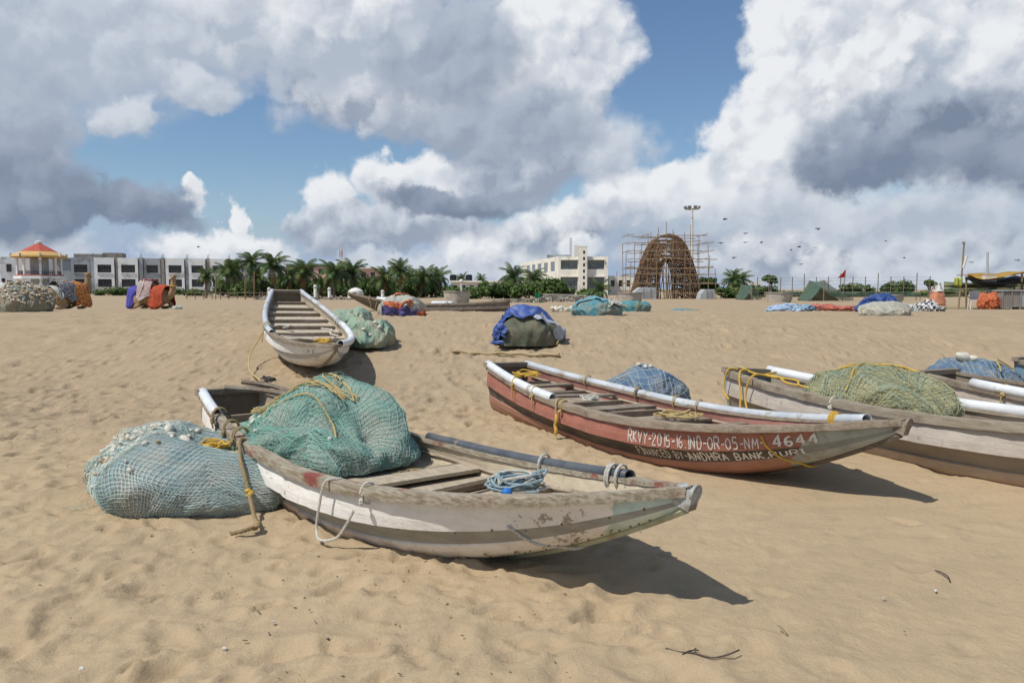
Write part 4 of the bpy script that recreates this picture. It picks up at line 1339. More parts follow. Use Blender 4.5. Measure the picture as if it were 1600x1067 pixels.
surf_rope(th, ths, [(.3, .2), (.5, .0), (.72, -.2), (.9, -.5), (.98, -.8)], .014, ROPE_STRAW, 1.06)
MB().tube(tangle((-.62, -.50, .05), .12, .08, 3, rng, .6), .02, 5).build('rope', TARP_BLUE, th, True)
th2, ths2 = tarp_heap('dome-shaped pale heap with orange and purple cloth bands before the dark far boat', 628, 490, 19.7, .62, .5, .62, BODY_PALE, 72, 0,
          [(-.98, .95, -.97, -.80, mat('purple_cloth', (.09, .08, .22), None, 8, .7), 1.05, .02), (-.5, .5, -.66, -.60, TARP_ORANGE, 1.04, .01), (-.12, .18, .0, .08, TARP_ORANGE, 1.03, .01), (.90, 1.0, -.95, -.5, TARP_ORANGE, 1.10, .03)])
tarp_heap('long grey-blue net sack with white knot, behind the blue tarpaulin heap', 932, 490, 19.8, .64, .42, .42, BODY_AQUA, 73, -.05, [(.35, .62, -.5, .4, TARP_PALE, 1.04, .04), (-.9, .2, -.25, .35, mat('aqua_net_sheet', (.10, .30, .40), (.2, .32, .33), 8, .8), 1.02, .02)])
tarp_heap('turquoise net heap behind the long grey-blue sack', 988, 480, 24.0, .56, .4, .42, net_mass('turquoise_net_mass', (.05, .27, .33), (.12, .30, .30), (.24, .24, .17), .7), 74, .05, [])
tarp_heap('crumpled blue and pale sheets lying low, left of the red sheets', 1238, 482, 25.5, .80, .45, .22, TARP_PALE, 75, 0, [(-.9, .0, -.9, .5, mat('light_blue_sheet', (.24, .35, .50), (.38, .46, .55), 6, .6), 1.05, .08), (.1, .9, -.8, .6, mat('slate_blue_sheet', (.15, .24, .34), (.25, .33, .40), 6, .6), 1.05, .06)], lump=.2)
tarp_heap('crumpled faded red sheets lying low beside the blue sheets', 1296, 480, 26.0, .85, .4, .20, TARP_RED, 76, 0, [(-.9, .0, -.8, .3, TARP_RED, 1.06, .09), (-.2, .95, -.8, .6, TARP_RED, 1.06, .06), (-.7, -.1, .1, .6, TARP_PALE, 1.08, .05)], lump=.22)
tarp_heap('pale green net sack lying before a navy tarpaulin on the right', 1380, 492, 20.2, .66, .42, .36, BODY_PALE, 77, -.05, [])
tarp_heap('navy tarpaulin heap behind the pale sack on the right', 1375, 480, 22.5, .60, .4, .46, TARP_BLUE, 78, .05, [(-.95, .9, -.9, .6, mat('navy_tarpaulin', (.03, .06, .20), (.05, .10, .28), 6, .6), 1.05, .06)], lump=.18)
tarp_heap('small white bundle left of the checkered cloth', 1416, 480, 26, .38, .3, .30, TARP_PALE, 79, 0, [], lump=.2)
def checker_mat():
    def ex(t, tc, col):
        n = t.nodes.new('ShaderNodeTexChecker')
        t.links.new(tc.outputs['Object'], n.inputs['Vector'])
        n.inputs['Scale'].default_value = 9.0
        return mixc(t, Ex(t, n.outputs['Fac']), (.03, .03, .035), (.62, .62, .60))
    return mat('checkered_cloth', (.5, .5, .5), None, 5, .8, extra=ex)
tarp_heap('black and white checkered cloth heap on the right', 1450, 479, 27, .55, .35, .34, checker_mat(), 80, 0, [], lump=.22)
wh, whs = simple_heap('large mound of cream floats and net at the left edge', 40, 480, 24.3, .90, .7, .95, BODY_TAN, 81, 0, e=1.1, lump=.12, phim=R(116))
floats(wh, whs, [(rng.uniform(-.8, .8), rng.uniform(-.72, .6)) for _ in range(150)], .045, FLOAT_W, rng)
floats(wh, whs, [(rng.uniform(-.75, .75), rng.uniform(-.72, .6)) for _ in range(140)], .045, FLOAT_T, rng)
wh2, whs2 = simple_heap('small heap of cream floats cut by the left edge', 4, 482, 25, .45, .4, .42, BODY_TAN, 82, 0, e=.95, lump=.12, phim=R(115))
floats(wh2, whs2, [(rng.uniform(-.8, .8), rng.uniform(-.85, .6)) for _ in range(40)], .05, FLOAT_W, rng)
simple_heap('flat aqua net spread thin in front of the bamboo frame', 1068, 483, 26.5, .5, .35, .10, BODY_AQUA, 83, 0)

# bamboo pole on the sand
def bamboo_ground():
    a, b = at(706, 553, 14.1), at(874, 564, 13.75)
    a.z, b.z = gz(a.x, a.y) + .035, gz(b.x, b.y) + .03
    mb = MB()
    n = 40
    d_ = (b - a)
    pts = []
    for i in range(n + 1):
        t = i / n
        pts.append(a + d_ * t + Vector((0, .03 * math.sin(t * 9), .012 * math.sin(t * 13 + 1) + .01 * math.sin(t * 31))))
    mb.tube(pts, lambda t: .032 + (.008 if abs((t * 7) % 1 - .5) > .46 else 0), 9)
    tag(mb.build('bamboo_pole', mat('dry_bamboo', (.46, .36, .21), (.36, .27, .15), 4, .6, .2, 30), None, True), 'long crooked bamboo pole lying on the sand before the blue tarpaulin heap', 'pole')
bamboo_ground()
p = at(419, 580, 12.4)
p.z = gz(p.x, p.y)
o = MB().tube(tangle(p + Vector((0, 0, .01)), .11, .10, 5, rng, .9), .011, 5).build('rope_tangle', ROPE_BLACK, None, True)
tag(o, 'small black rope tangle on the sand left of the white boat\'s bow', 'rope')

# ------------------------------------------------------------------ town behind the beach
GZ = 0.46
W_HOTEL = mat('hotel_plaster', (.84, .86, .86), (.76, .78, .79), .35, .85, dirt=(.40, .42, .42), dscale=.25, damount=.35)
W_GREY = mat('grey_plaster', (.42, .45, .47), (.36, .38, .40), .4, .85, dirt=(.24, .25, .26), dscale=.3, damount=.4)
W_CREAM = mat('cream_plaster', (.80, .77, .69), (.72, .69, .61), .3, .85, dirt=(.50, .46, .38), dscale=.3, damount=.3)
W_PINK = mat('pink_plaster', (.62, .40, .34), (.54, .36, .31), .4, .85)
W_WHITE = mat('white_plaster', (.70, .69, .65), (.60, .59, .56), .4, .85, dirt=(.5, .48, .44), dscale=.4, damount=.3)
CONC = mat('raw_concrete', (.34, .31, .27), (.26, .24, .21), 1.0, .9, dirt=(.18, .17, .15), damount=.4)
GLASS = mat('dark_window_glass', (.018, .02, .024), (.03, .033, .038), 1, .25, spec=.6)
GLASS_BLUE = mat('blue_grey_glass', (.09, .12, .15), (.15, .18, .20), .8, .2, spec=.7)
GRILL = mat('window_grill', (.10, .10, .11), (.07, .07, .08), 3, .6)
ROOF_RED = mat('red_roof_tiles', (.46, .10, .075), (.38, .085, .065), 1.5, .8, .4, 6)
ROOF_YEL = mat('ochre_roof_band', (.58, .38, .14), (.5, .33, .13), 1.5, .8)
ROOF_GREEN = mat('green_roof_sheet', (.16, .30, .24), (.13, .25, .2), 1.0, .7)

def wall_open(mb, x0, x1, z0, z1, y0, y1, holes, mi=0):
    """a wall slab with real openings; holes = (x0, x1, z0, z1)"""
    xs = sorted({x0, x1} | {h[0] for h in holes} | {h[1] for h in holes})
    zs = sorted({z0, z1} | {h[2] for h in holes} | {h[3] for h in holes})
    for i in range(len(xs) - 1):
        for j in range(len(zs) - 1):
            cx, cz = (xs[i] + xs[i + 1]) / 2, (zs[j] + zs[j + 1]) / 2
            if any(h[0] < cx < h[1] and h[2] < cz < h[3] for h in holes):
                continue
            mb.span(xs[i], xs[i + 1], y0, y1, zs[j], zs[j + 1], mi)

def window(parent, x0, x1, z0, z1, y, nv=4, nh=2, m=None):
    w = MB().span(x0 + .01, x1 - .01, y + .02, y + .06, z0 + .01, z1 - .01).build('window', m or GLASS, parent)
    fr = MB()
    for k in range(nv + 1):
        x = x0 + .04 + (x1 - x0 - .08) * k / nv
        fr.span(x - .025, x + .025, y - .03, y + .015, z0 + .02, z1 - .02)
    for k in range(nh + 1):
        z = z0 + .04 + (z1 - z0 - .08) * k / nh
        fr.span(x0 + .02, x1 - .02, y - .036, y - .031, z - .025, z + .025)
    fr.build('window_grill', GRILL, w)
    return w

def line_hit(A, B, px):
    k = (px - 800) / FPX
    d = B - A
    return (k * A.y - A.x) / (d.x - k * d.y) * d.length

# ---- unfinished hotel on the left
A_, B_ = Vector((-110.9, 184, 0)), Vector((-75.1, 195, 0))
hrot = math.atan2((B_ - A_).y, (B_ - A_).x)
hotel = thing('hotel', 'long unfinished white and grey hotel block behind the palms on the left', 'building', (A_.x, A_.y, GZ), hrot)
HL = (B_ - A_).length
HT = 9.1
bays = [(112, 142, 'r'), (150, 181, 'w'), (187, 218, 'w'), (226, 252, 'r'), (261, 290, 'w'), (297, 323, 'w'), (330, 356, 'w')]
MB().span(-2.5, HL + 5, 1.6, 13, -.1, HT - .5).build('wall', W_GREY, hotel)
MB().span(-2.7, HL + 5.2, 1.1, 13.2, HT - .48, HT - .1).build('roof', CONC, hotel)
for i, (p0, p1, kd) in enumerate(bays):
    x0, x1 = line_hit(A_, B_, p0), line_hit(A_, B_, p1)
    wdt = x1 - x0
    y = 0.0 if kd == 'w' else 1.0
    m = W_HOTEL if kd == 'w' else W_GREY
    holes = []
    for (za, zb) in ((1.75, 3.75), (5.35, 7.35)):
        holes.append((x0 + wdt * .16, x1 - wdt * .14, za, zb))
    mb = MB()
    wall_open(mb, x0, x1, .75, HT, y, y + .35, holes)
    if kd == 'w':
        mb.span(x0, x0 + .3, y + .352, 1.59, .75, HT)
        mb.span(x1 - .3, x1, y + .352, 1.59, .75, HT)
    mb.build('bay_wall', m, hotel)
    for h in holes:
        window(hotel, h[0], h[1], h[2], h[3], y + .22, 5, 3)
        MB().span(h[0] - .15, h[1] + .15, y - .18, y - .002, h[2] - .22, h[2] - .03).build('sill', m, hotel)
    MB().span(x0 + .2, x1 - .2, .9, 1.55, -.1, .72).build('ground_floor_opening', GLASS, hotel)  # solid dark panel standing in for the shade of the open ground floor
    # pier and unfinished column stub on the roof
    px_ = x1 + .25
    MB().span(px_, px_ + .8, .35, 1.58, -.1, HT + .15).build('pier', CONC if i % 2 else W_GREY, hotel)
    for q in range(3):
        MB().tube([(px_ + .2 + q * .2, .8, HT + .15), (px_ + .22 + q * .2, .85, HT + .9 + .2 * q)], .035, 4).build('reinforcing_bar', GRILL, hotel)
for (xa, xb, hh) in ((1.5, 9, 1.0), (8.0, 12.5, 1.35)):
    MB().span(xa, xb, 3, 8, HT - .1, HT + hh).build('roof_room', CONC, hotel)

# ---- pavilion tower with the red roof
pv = at(64, 467, 160)
pav = thing('pavilion_tower', 'open octagonal tower with a red roof at the left end of the hotel', 'building', (pv.x, 160, GZ), R(22.5 + 12))
pav.scale = (.86, .86, .83)
PR = 5.0
for (z, r, hh, m) in ((-.1, PR, .5, W_CREAM), (4.1, PR + .55, .75, W_HOTEL), (4.9, PR + .2, .25, ROOF_RED)):
    MB().lathe([(r, z), (r, z + hh)], 8).build('floor_slab', m, pav)
for k in range(8):
    a = 2 * math.pi * k / 8
    cx, cy = math.cos(a) * (PR - .35), math.sin(a) * (PR - .35)
    MB().lathe([(.36, .4), (.30, .8), (.28, 3.6), (.42, 4.08)], 8, (cx, cy, 0)).build('column', W_CREAM if k % 2 else W_HOTEL, pav, True)
    MB().lathe([(.30, 5.16), (.26, 5.5), (.26, 9.0), (.40, 9.48)], 8, (cx, cy, 0)).build('column', W_CREAM if k % 2 else W_HOTEL, pav, True)
    a2 = a + 2 * math.pi / 8
    dx, dy = math.cos(a2) * (PR - .35), math.sin(a2) * (PR - .35)
    for zz in (.4, 5.16):
        rl = MB()
        for q in (.5, .95):
            rl.tube([(cx, cy, zz + q), (dx, dy, zz + q)], .05, 4)
        for q in range(1, 8):
            t = q / 8
            rl.tube([(cx + (dx - cx) * t, cy + (dy - cy) * t, zz), (cx + (dx - cx) * t, cy + (dy - cy) * t, zz + .95)], .04, 4)
        rl.build('railing', GRILL, pav)
MB().lathe([(2.0, .4), (2.0, 9.4)], 8).build('stair_core', W_GREY, pav)
MB().lathe([(PR + .9, 9.5), (PR + 1.1, 9.75), (PR + .95, 10.1), (PR - .6, 10.9), (PR - 1.0, 11.1)], 8).build('lower_roof', ROOF_YEL, pav)
MB().lathe([(PR - 1.0, 11.12), (2.6, 12.0), (1.1, 12.9), (.7, 13.1)], 8).build('upper_roof', ROOF_RED, pav)
MB().lathe([(.75, 13.12), (.75, 13.7), (.4, 13.9)], 8).build('finial', W_WHITE, pav)
for k in range(8):
    a = 2 * math.pi * k / 8
    MB().box((math.cos(a) * (PR + .9), math.sin(a) * (PR + .9), 10.15), (.5, .3, .9), Matrix.Rotation(a, 3, 'Z')).build('roof_corner', W_WHITE, pav)
an = thing('annex_building', 'plain white annex wall left of the octagonal tower', 'building', (at(30, 467, 172).x, 172, GZ), R(25))
MB().span(-3.4, 6, 0, 9, -.1, 8.6).build('wall', W_HOTEL, an)
window(an, -2.2, -1.2, 5.2, 7.0, -.06, 2, 3)
window(an, -2.2, -1.2, 1.4, 3.2, -.06, 2, 3)

# ---- pink buildings with green roof edge
def block(label, px0, px1, ptop, Y, m, rows, cols, depth=9, roof=None, name='building', proto=None, zb=1.0):
    a, b = at(px0, 467, Y), at(px1, 467, Y)
    top = at((px0 + px1) / 2, ptop, Y).z - GZ
    wd = b.x - a.x
    root = thing(name, label, 'building', (a.x, Y, GZ), 0)
    holes = []
    for r in range(rows):
        z0 = zb + (top - zb - .4) * (r + .28) / rows
        z1 = zb + (top - zb - .4) * (r + .80) / rows
        for c in range(cols):
            holes.append((wd * (c + .25) / cols, wd * (c + .75) / cols, z0, z1))
    mb = MB()
    wall_open(mb, 0, wd, -.1, top, 0, .3, holes)
    mb.span(0, wd, 1.0, depth, -.1, top - .02)
    mb.span(0, .3, .301, .999, -.1, top - .01)
    mb.span(wd - .3, wd, .301, .999, -.1, top - .01)
    mb.build('wall', m, root)
    for h in holes:
        window(root, *h, .2, 2, 1)
    if roof:
        MB().span(-.5, wd + .5, -.6, depth + .3, top + .004, top + .35).build('roof', roof, root)
    return root, wd, top
block('pink building with thin green roof seen between the palms, left', 448, 510, 414, 205, W_PINK, 2, 4, roof=ROOF_GREEN)
block('pale grey building with green roof between the palms', 512, 560, 417, 212, W_GREY, 2, 3, roof=ROOF_GREEN)
block('pink and white building at the right end of the green roofs', 562, 590, 420, 200, W_PINK, 2, 2, roof=W_WHITE)
lowb, lw, lt = block('low white bungalow row behind bushes left of the white office', 705, 795, 441, 165, W_WHITE, 1, 7, roof=W_CREAM)
for k, xx in enumerate((.2, 3.8)):
    MB().lathe([(.75, lt + .36), (.75, lt + 1.6), (.45, lt + 1.75)], 12, (xx, 3, 0)).build('water_tank', mat('black_tank', (.02, .022, .026), None, 3, .5), lowb, True)
block('small white house behind the fence right of the bamboo frame', 1172, 1190, 440, 150, W_WHITE, 1, 2)
sh_ = block('low cream shed just right of the white office', 951, 988, 431, 158, W_CREAM, 1, 3)
block('low cream wing behind the bamboo frame', 989, 1010, 434, 166, W_CREAM, 1, 2)
block('pale ground-floor shop under the palms', 495, 575, 449, 128, W_CREAM, 1, 5, zb=.2)

# ---- white office building
oA, oB = Vector((9.34, 150, 0)), Vector((19.3, 149.2, 0))
orot = math.atan2(oB.y - oA.y, oB.x - oA.x)
off = thing('office_building', 'cream white two-storey office with a projecting stair tower', 'building', (oA.x, oA.y, GZ), orot)
OW, OT = (oB - oA).length, 7.75
ho = [(.5, 3.9, 1.1, 3.6), (.5, 3.9, 5.2, 7.0), (5.9, 9.2, 1.1, 3.6), (5.9, 9.2, 5.2, 7.0)]
mb = MB()
wall_open(mb, 0, OW, -.1, OT, 0, .5, ho)
mb.build('front_wall', W_CREAM, off)
for h in ho:
    window(off, h[0], h[1], h[2], h[3], .3, 6, 1 if h[2] > 4 else 2, GLASS_BLUE)
    MB().span(h[0] - .1, h[1] + .1, -.35, -.002, h[3] + .05, h[3] + .25).build('sunshade', W_CREAM, off)
MB().span(OW - .5, OW - .003, .502, 30, -.1, OT - .003).build('side_wall', W_CREAM, off)
MB().span(.1, OW - .6, 1.2, 30, -.1, OT - .3).build('core', W_CREAM, off)
# left wing wall, receding
lA = Vector((0, 0, 0))
lwv = Matrix.Rotation(-orot, 3, 'Z') @ (Vector((2.4, 187, 0)) - oA)
la = math.atan2(lwv.y, lwv.x)
LWL = lwv.length
wing = MB()
wh_ = [(3 + 6.2 * k, 6.6 + 6.2 * k, 4.9, 6.9) for k in range(5)] + [(3 + 6.2 * k, 6.6 + 6.2 * k, 1.3, 3.2) for k in range(5)]
wall_open(wing, .02, LWL, -.1, OT + .05, -.4, 0, wh_)
wg = wing.build('side_wing_wall', W_CREAM, off)
wg.rotation_euler = (0, 0, la)
for h in wh_:
    w = MB().span(h[0], h[1], -.18, -.12, h[2], h[3]).build('window', GLASS_BLUE, off)
    w.rotation_euler = (0, 0, la)
tw = MB()
hol = [(4.95, 5.35, .7 + 1.25 * k, 1.35 + 1.25 * k) for k in range(7)]
wall_open(tw, 4.05, 5.75, -.1, 9.6, -1.5, -1.2, hol)
tw.span(4.05, 4.35, -1.198, -.003, -.1, 9.6)
tw.span(5.45, 5.75, -1.198, -.003, -.1, 9.6)
tw.span(4.0, 5.8, -1.55, 1.5, 9.603, 9.75)
tw.build('stair_tower', W_CREAM, off)
MB().span(4.4, 5.4, -.8, -.7, 0, 9.5).build('stair_window', GLASS, off)
MB().span(3.2, 5.0, .9, 3.5, OT + .01, OT + 2.4).build('roof_room', W_WHITE, off)
MB().span(-3.0, 2.5, 20, 28, OT - .2, OT + 1.3).build('roof_shed', W_GREY, off)
ms = MB()
for (ox, oy) in ((0, 0), (.35, 0), (.17, .3)):
    ms.tube([(2.3 + ox, 6 + oy, OT - .3), (2.3 + ox, 6 + oy, OT + 4.2)], .04, 4)
for k in range(10):
    ms.tube([(2.3, 6, OT + .2 + .4 * k), (2.65, 6, OT + .4 + .4 * k)], .025, 4)
ms.build('antenna_mast', STEEL, off)

# ---- telecom mast far away
tm = at(534, 467, 260)
mast = thing('telecom_mast', 'distant red and white lattice mast above the palms', 'mast', (tm.x, 260, GZ))
RW = [mat('mast_red', (.5, .2, .15)), mat('mast_white', (.6, .58, .55))]
for k in range(8):
    sg = MB()
    z0, z1 = 2.1 * k, 2.1 * (k + 1)
    for (ox, oy) in ((-.5, 0), (.5, 0), (0, .8)):
        sg.tube([(ox, oy, z0), (ox, oy, z1)], .09, 4)
    for q in range(3):
        sg.tube([(-.5, 0, z0 + .7 * q), (.5, 0, z0 + .7 * q + .6)], .06, 4)
        sg.tube([(-.5, 0, z0 + .7 * q), (.5, 0, z0 + .7 * q)], .06, 4)
    sg.build('lattice_section', RW[k % 2], mast)

# ---- flood light mast
fm = at(1081, 467, 120)
fl = thing('floodlight_mast', 'tall white floodlight mast standing behind the bamboo frame', 'mast', (fm.x, 120, GZ))
MH = at(1079, 326, 120).z - GZ
MB().tube([(0, 0, 0), (-.1, 0, MH * .5), (-.2, 0, MH)], lambda t: .26 - .10 * t, 10).build('pole', W_WHITE, fl, True)
ringm = MB()
for k in range(24):
    a = 2 * math.pi * k / 24
    a2 = 2 * math.pi * (k + 1) / 24
    ringm.tube([(-.2 + 1.0 * math.cos(a), 1.0 * math.sin(a), MH - .1), (-.2 + 1.0 * math.cos(a2), 1.0 * math.sin(a2), MH - .1)], .05, 4)
for k in range(4):
    a = math.pi / 2 * k
    ringm.tube([(-.2, 0, MH - .1), (-.2 + math.cos(a), math.sin(a), MH - .1)], .05, 4)
ringm.build('lamp_ring', STEEL, fl)
for k in range(8):
    a = 2 * math.pi * k / 8 + .2
    MB().box((-.2 + 1.15 * math.cos(a), 1.15 * math.sin(a), MH + .15), (.28, .5, .42), Matrix.Rotation(a, 3, 'Z') @ Matrix.Rotation(.5, 3, 'Y')).build('flood_lamp', STEEL, fl)

# ---- arch under construction, wrapped in bamboo scaffolding
BAMB = mat('scaffold_bamboo', (.31, .22, .13), (.23, .16, .095), 2, .7)
BAMB2 = mat('brown_timber', (.15, .09, .055), (.21, .13, .08), 1.5, .85)
ac = at(1040, 467, 95)
arch = thing('timber_arch', 'rounded brown timber arch frame under construction, wrapped in scaffolding', 'frame', (ac.x, 95, GZ))
arch.scale = (1.06, 1, 1.01)
def arch_r(z):
    return float(np.interp(z, [0, 3.0, 5.2, 6.6, 7.4, 7.8, 8.0], [4.15, 3.35, 2.65, 2.05, 1.45, .8, .0]))
def arch_in(z):
    return float(np.interp(z, [0, 2.8, 4.0, 4.7, 5.1], [1.2, 1.0, .75, .4, .0]))
slat_me = MB().box((0, 0, 0), (1, .16, .13)).mesh('slat', BAMB2)
for fy in (-1.5, -.5, .5, 1.5):
    zs = [8.0 * (1 - (1 - k / 26) ** 1.4) for k in range(27)]
    for sgn in (-1, 1):
        MB().tube([(sgn * arch_r(z), fy, z) for z in zs], .11, 5).build('arch_rib', BAMB2, arch)
        MB().tube([(sgn * arch_in(z), fy, z) for z in [5.1 * k / 14 for k in range(15)]], .09, 5).build('arch_rib', BAMB2, arch)
        nsl = 19 if fy in (-1.5, .5) else 16
        for k in range(nsl):
            z = .15 + 7.5 * k / nsl
            xi, xo = arch_in(z), arch_r(z)
            obj('slat', slat_me, arch, (sgn * (xi + xo) / 2, fy + .1, z), (0, sgn * rng.uniform(-.25, .5), 0), ((xo - xi) * rng.uniform(.8, 1.05), 1, 1))
    for q in (.35, .6, .82):
        for sgn in (-1, 1):
            MB().tube([(sgn * (arch_in(z) + (arch_r(z) - arch_in(z)) * q), fy, z) for z in [7.0 * k / 10 for k in range(11)]], .07, 4).build('arch_rib', BAMB2, arch)
for k in range(14):
    z = .6 + 7.2 * k / 14
    for sgn in (-1, 1):
        MB().tube([(sgn * arch_r(z), -1.6, z), (sgn * arch_r(z), 1.6, z)], .07, 4).build('tie_beam', BAMB2, arch)
scf = thing('bamboo_scaffold', 'bamboo pole scaffolding standing around the timber arch', 'scaffold', (ac.x, 95, GZ))
pole_me = MB().tube([(0, 0, 0), (0.003, 0, .5), (0, 0, 1)], .042, 5).mesh('bamboo_pole', BAMB, True)
def pole(parent, a, b, th=1.0):
    a, b = Vector(a), Vector(b)
    d_ = b - a
    o = obj('bamboo_pole', pole_me, parent, a, None, (th, th, d_.length))
    o.rotation_mode = 'QUATERNION'
    o.rotation_quaternion = d_.to_track_quat('Z', 'Y')
for row, fy in ((0, -2.6), (1, 2.6)):
    for k in range(12):
        x = -5.9 + 11.8 * k / 11 + rng.uniform(-.25, .25)
        top = 9.8 - abs(x) * rng.uniform(.3, 1.0) + rng.uniform(-1.4, .6)
        pole(scf, (x, fy + rng.uniform(-.3, .3), 0), (x + rng.uniform(-.2, .2), fy + rng.uniform(-.3, .3), max(3.0, top)))
    for k in range(8):
        z = .9 + 1.0 * k + rng.uniform(-.15, .15)
        w = 6.2 - .25 * k
        pole(scf, (-w + rng.uniform(-.6, 1.4), fy - .1, z + rng.uniform(-.1, .1)), (rng.uniform(-.5, 1.5), fy - .1, z + rng.uniform(-.2, .2)), 1.15)
        pole(scf, (rng.uniform(-1.5, 0), fy - .22, z + rng.uniform(-.1, .1)), (w + rng.uniform(-1.2, .9), fy - .22, z + rng.uniform(-.15, .25)), 1.15)
for k in range(8):
    for sx in (-5.2, -4.6, 4.5, 5.3, -2.8, 2.8):
        if rng.random() < .7:
            z = 1.0 + 1.0 * k
            if abs(sx) < 4 and z < 5:
                continue
            pole(scf, (sx, -2.9, z), (sx, 2.9, z + rng.uniform(-.1, .1)))
for (lb, p0, p1, pt) in (('grey-white curved concrete footing at the left foot of the arch', 985, 1023, 449), ('grey concrete footing at the right foot of the arch', 1090, 1113, 452)):
    a, b = at(p0, 467, 91), at(p1, 467, 91)
    ft = thing('concrete_footing', lb, 'footing', ((a.x + b.x) / 2, 91, GZ), 0, 'footings of the timber arch')
    hh = at(1000, pt, 91).z - GZ
    w = (b.x - a.x) / 2
    mb = MB()
    mb.add([(-w, -1, -.1), (w, -1, -.1), (w, -1, hh), (-w * .3, -1, hh), (-w * .75, -1, hh * .62), (-w, 1, -.1), (w, 1, -.1), (w, 1, hh), (-w * .3, 1, hh), (-w * .75, 1, hh * .62)],
           [(0, 1, 2, 3, 4), (9, 8, 7, 6, 5), (0, 4, 9, 5), (4, 3, 8, 9), (3, 2, 7, 8), (2, 1, 6, 7)])
    mb.build('block', W_GREY, ft)
    for q in (-.1, .5):
        MB().span(w * q, w * q + .12, -1.05, -1.003, 0, hh * .9).build('shutter_board', CONC, ft)

# ------------------------------------------------------------------ trees
TRUNK = mat('palm_trunk', (.20, .165, .125), (.13, .105, .08), 3, .9, .5, 10)
FR = [mat('palm_green', (.10, .16, .05), (.075, .125, .04), 1.2, .55, trans=.2), mat('palm_green_yellowish', (.15, .17, .055), (.10, .135, .04), 1.2, .55, trans=.2),
      mat('palm_green_dark', (.05, .09, .035), (.065, .105, .04), 1.2, .55, trans=.2), mat('palm_dry', (.20, .15, .07), (.14, .105, .05), 1.2, .7)]
def frond_mesh(seed, droop, m):
    r_ = random.Random(seed)
    mb = MB()
    L = 2.5
    pts = []
    a = .55
    p = Vector((0, 0, 0))
    n = 14
    for i in range(n + 1):
        pts.append(p.copy())
        p = p + Vector((math.cos(a), 0, math.sin(a))) * (L / n)
        a -= droop * (.6 + i / n)
    mb.tube(pts, lambda t: .03 * (1 - t) + .006, 4)
    for i in range(1, 30):
        t = i / 30
        k = t * n
        i0 = int(k)
        c = pts[i0] + (pts[min(i0 + 1, n)] - pts[i0]) * (k - i0)
        tg = (pts[min(i0 + 1, n)] - pts[i0]).normalized()
        ll = .62 * math.sin(math.pi * (.12 + .84 * t)) ** .7 + .08
        for sd in (-1, 1):
            d_ = (tg * .55 + Vector((0, sd * .8, 0)) + Vector((0, 0, -.30 + r_.uniform(-.3, .1)))).normalized()
            w = tg * .038
            e1 = c + d_ * ll * .55 + Vector((0, 0, .03))
            e2 = c + d_ * ll + Vector((0, 0, -.16 * ll - .05))
            mb.add([c - w, c + w, e1 + w * .9, e1 - w * .9, e2], [(0, 1, 2, 3), (3, 2, 4)])
    return mb.mesh('frond', m)
FRONDS = [frond_mesh(i, d_, FR[c]) for i, (d_, c) in enumerate(((.07, 0), (.11, 0), (.15, 0), (.10, 1), (.14, 1), (.17, 2), (.12, 2), (.24, 3)))]
def palm(label, px, ptop, Y, sc=1.0, nf=25, group='coconut palms along the beach road'):
    b = at(px, 467, Y)
    top = at(px, ptop, Y).z - GZ
    r_ = random.Random(int(px * 7 + Y))
    root = thing('palm_tree', label, 'palm', (b.x, Y, GZ), 0, group)
    sc *= 1.02 * r_.uniform(.82, 1.15)
    top += r_.uniform(-.9, .1)
    ht = max(.7, top - 1.35 * sc)
    ln = r_.uniform(-.7, .7)
    MB().tube([(0, 0, -.1), (ln * .2, 0, ht * .35), (ln * .6, .1, ht * .7), (ln, .1, ht)], lambda t: .19 - .07 * t, 8).build('trunk', TRUNK, root, True)
    for k in range(nf):
        q = k / nf
        me = FRONDS[r_.choice((0, 1, 3, 0) if q < .35 else (1, 2, 4, 5, 6) if q < .85 else (5, 6, 7, 7))]
        lift = 0.85 - 1.75 * q + r_.uniform(-.12, .12)
        s = sc * r_.uniform(.8, 1.1)
        obj('frond', me, root, (ln, .1, ht + .1 - .25 * q), (r_.uniform(-.2, .2), -lift, 2.4 * k + r_.uniform(-.3, .3)), (s, s, s))
    return root
palms = [
    ('short palm before the right bays of the hotel', 322, 420, 100, .7), ('palm just left of the densest palm clump', 357, 408, 104, 1.0), ('tall palm of the clump left of the white boat', 391, 395, 106, 1.05),
    ('tallest bright palm above the stern of the white boat', 432, 393, 98, 1.15), ('palm before the pink building', 472, 399, 100, 1.0), ('low palm between pink and grey buildings', 497, 424, 108, .85),
    ('palm before the grey green-roofed building', 522, 408, 99, 1.0), ('slim palm before the right pink building', 553, 410, 101, .95), ('palm right of the pink buildings', 594, 411, 103, 1.0),
    ('tall palm left of the round tank', 626, 407, 100, 1.05), ('dense palm right of the tall one above the tank', 657, 413, 104, 1.1), ('rightmost palm of the long row', 680, 418, 107, 1.0),
    ('tiny far palm left of the black water tanks', 718, 427, 170, .9), ('tiny far palm right of the black water tanks', 753, 429, 172, .9), ('palm before the left wing of the white office', 802, 411, 112, 1.1),
    ('palm before the corner of the white office', 838, 416, 108, 1.05), ('low young palm beneath the office stair tower', 937, 440, 92, .85), ('left of two palms right of the scaffold', 1144, 425, 120, 1.0),
    ('right of two palms right of the scaffold', 1161, 426, 124, .95), ('low palm half hidden in the row behind the white boat', 408, 415, 110, .95), ('low palm behind the pale sheet heap', 574, 428, 112, .85), ('low palm near the round tank', 641, 424, 112, .9),
    ('short palm behind the white boat stern', 455, 418, 110, .9)]
for (lb, px, pt, Y, s) in palms:
    palm(lb, px, pt, Y, s)

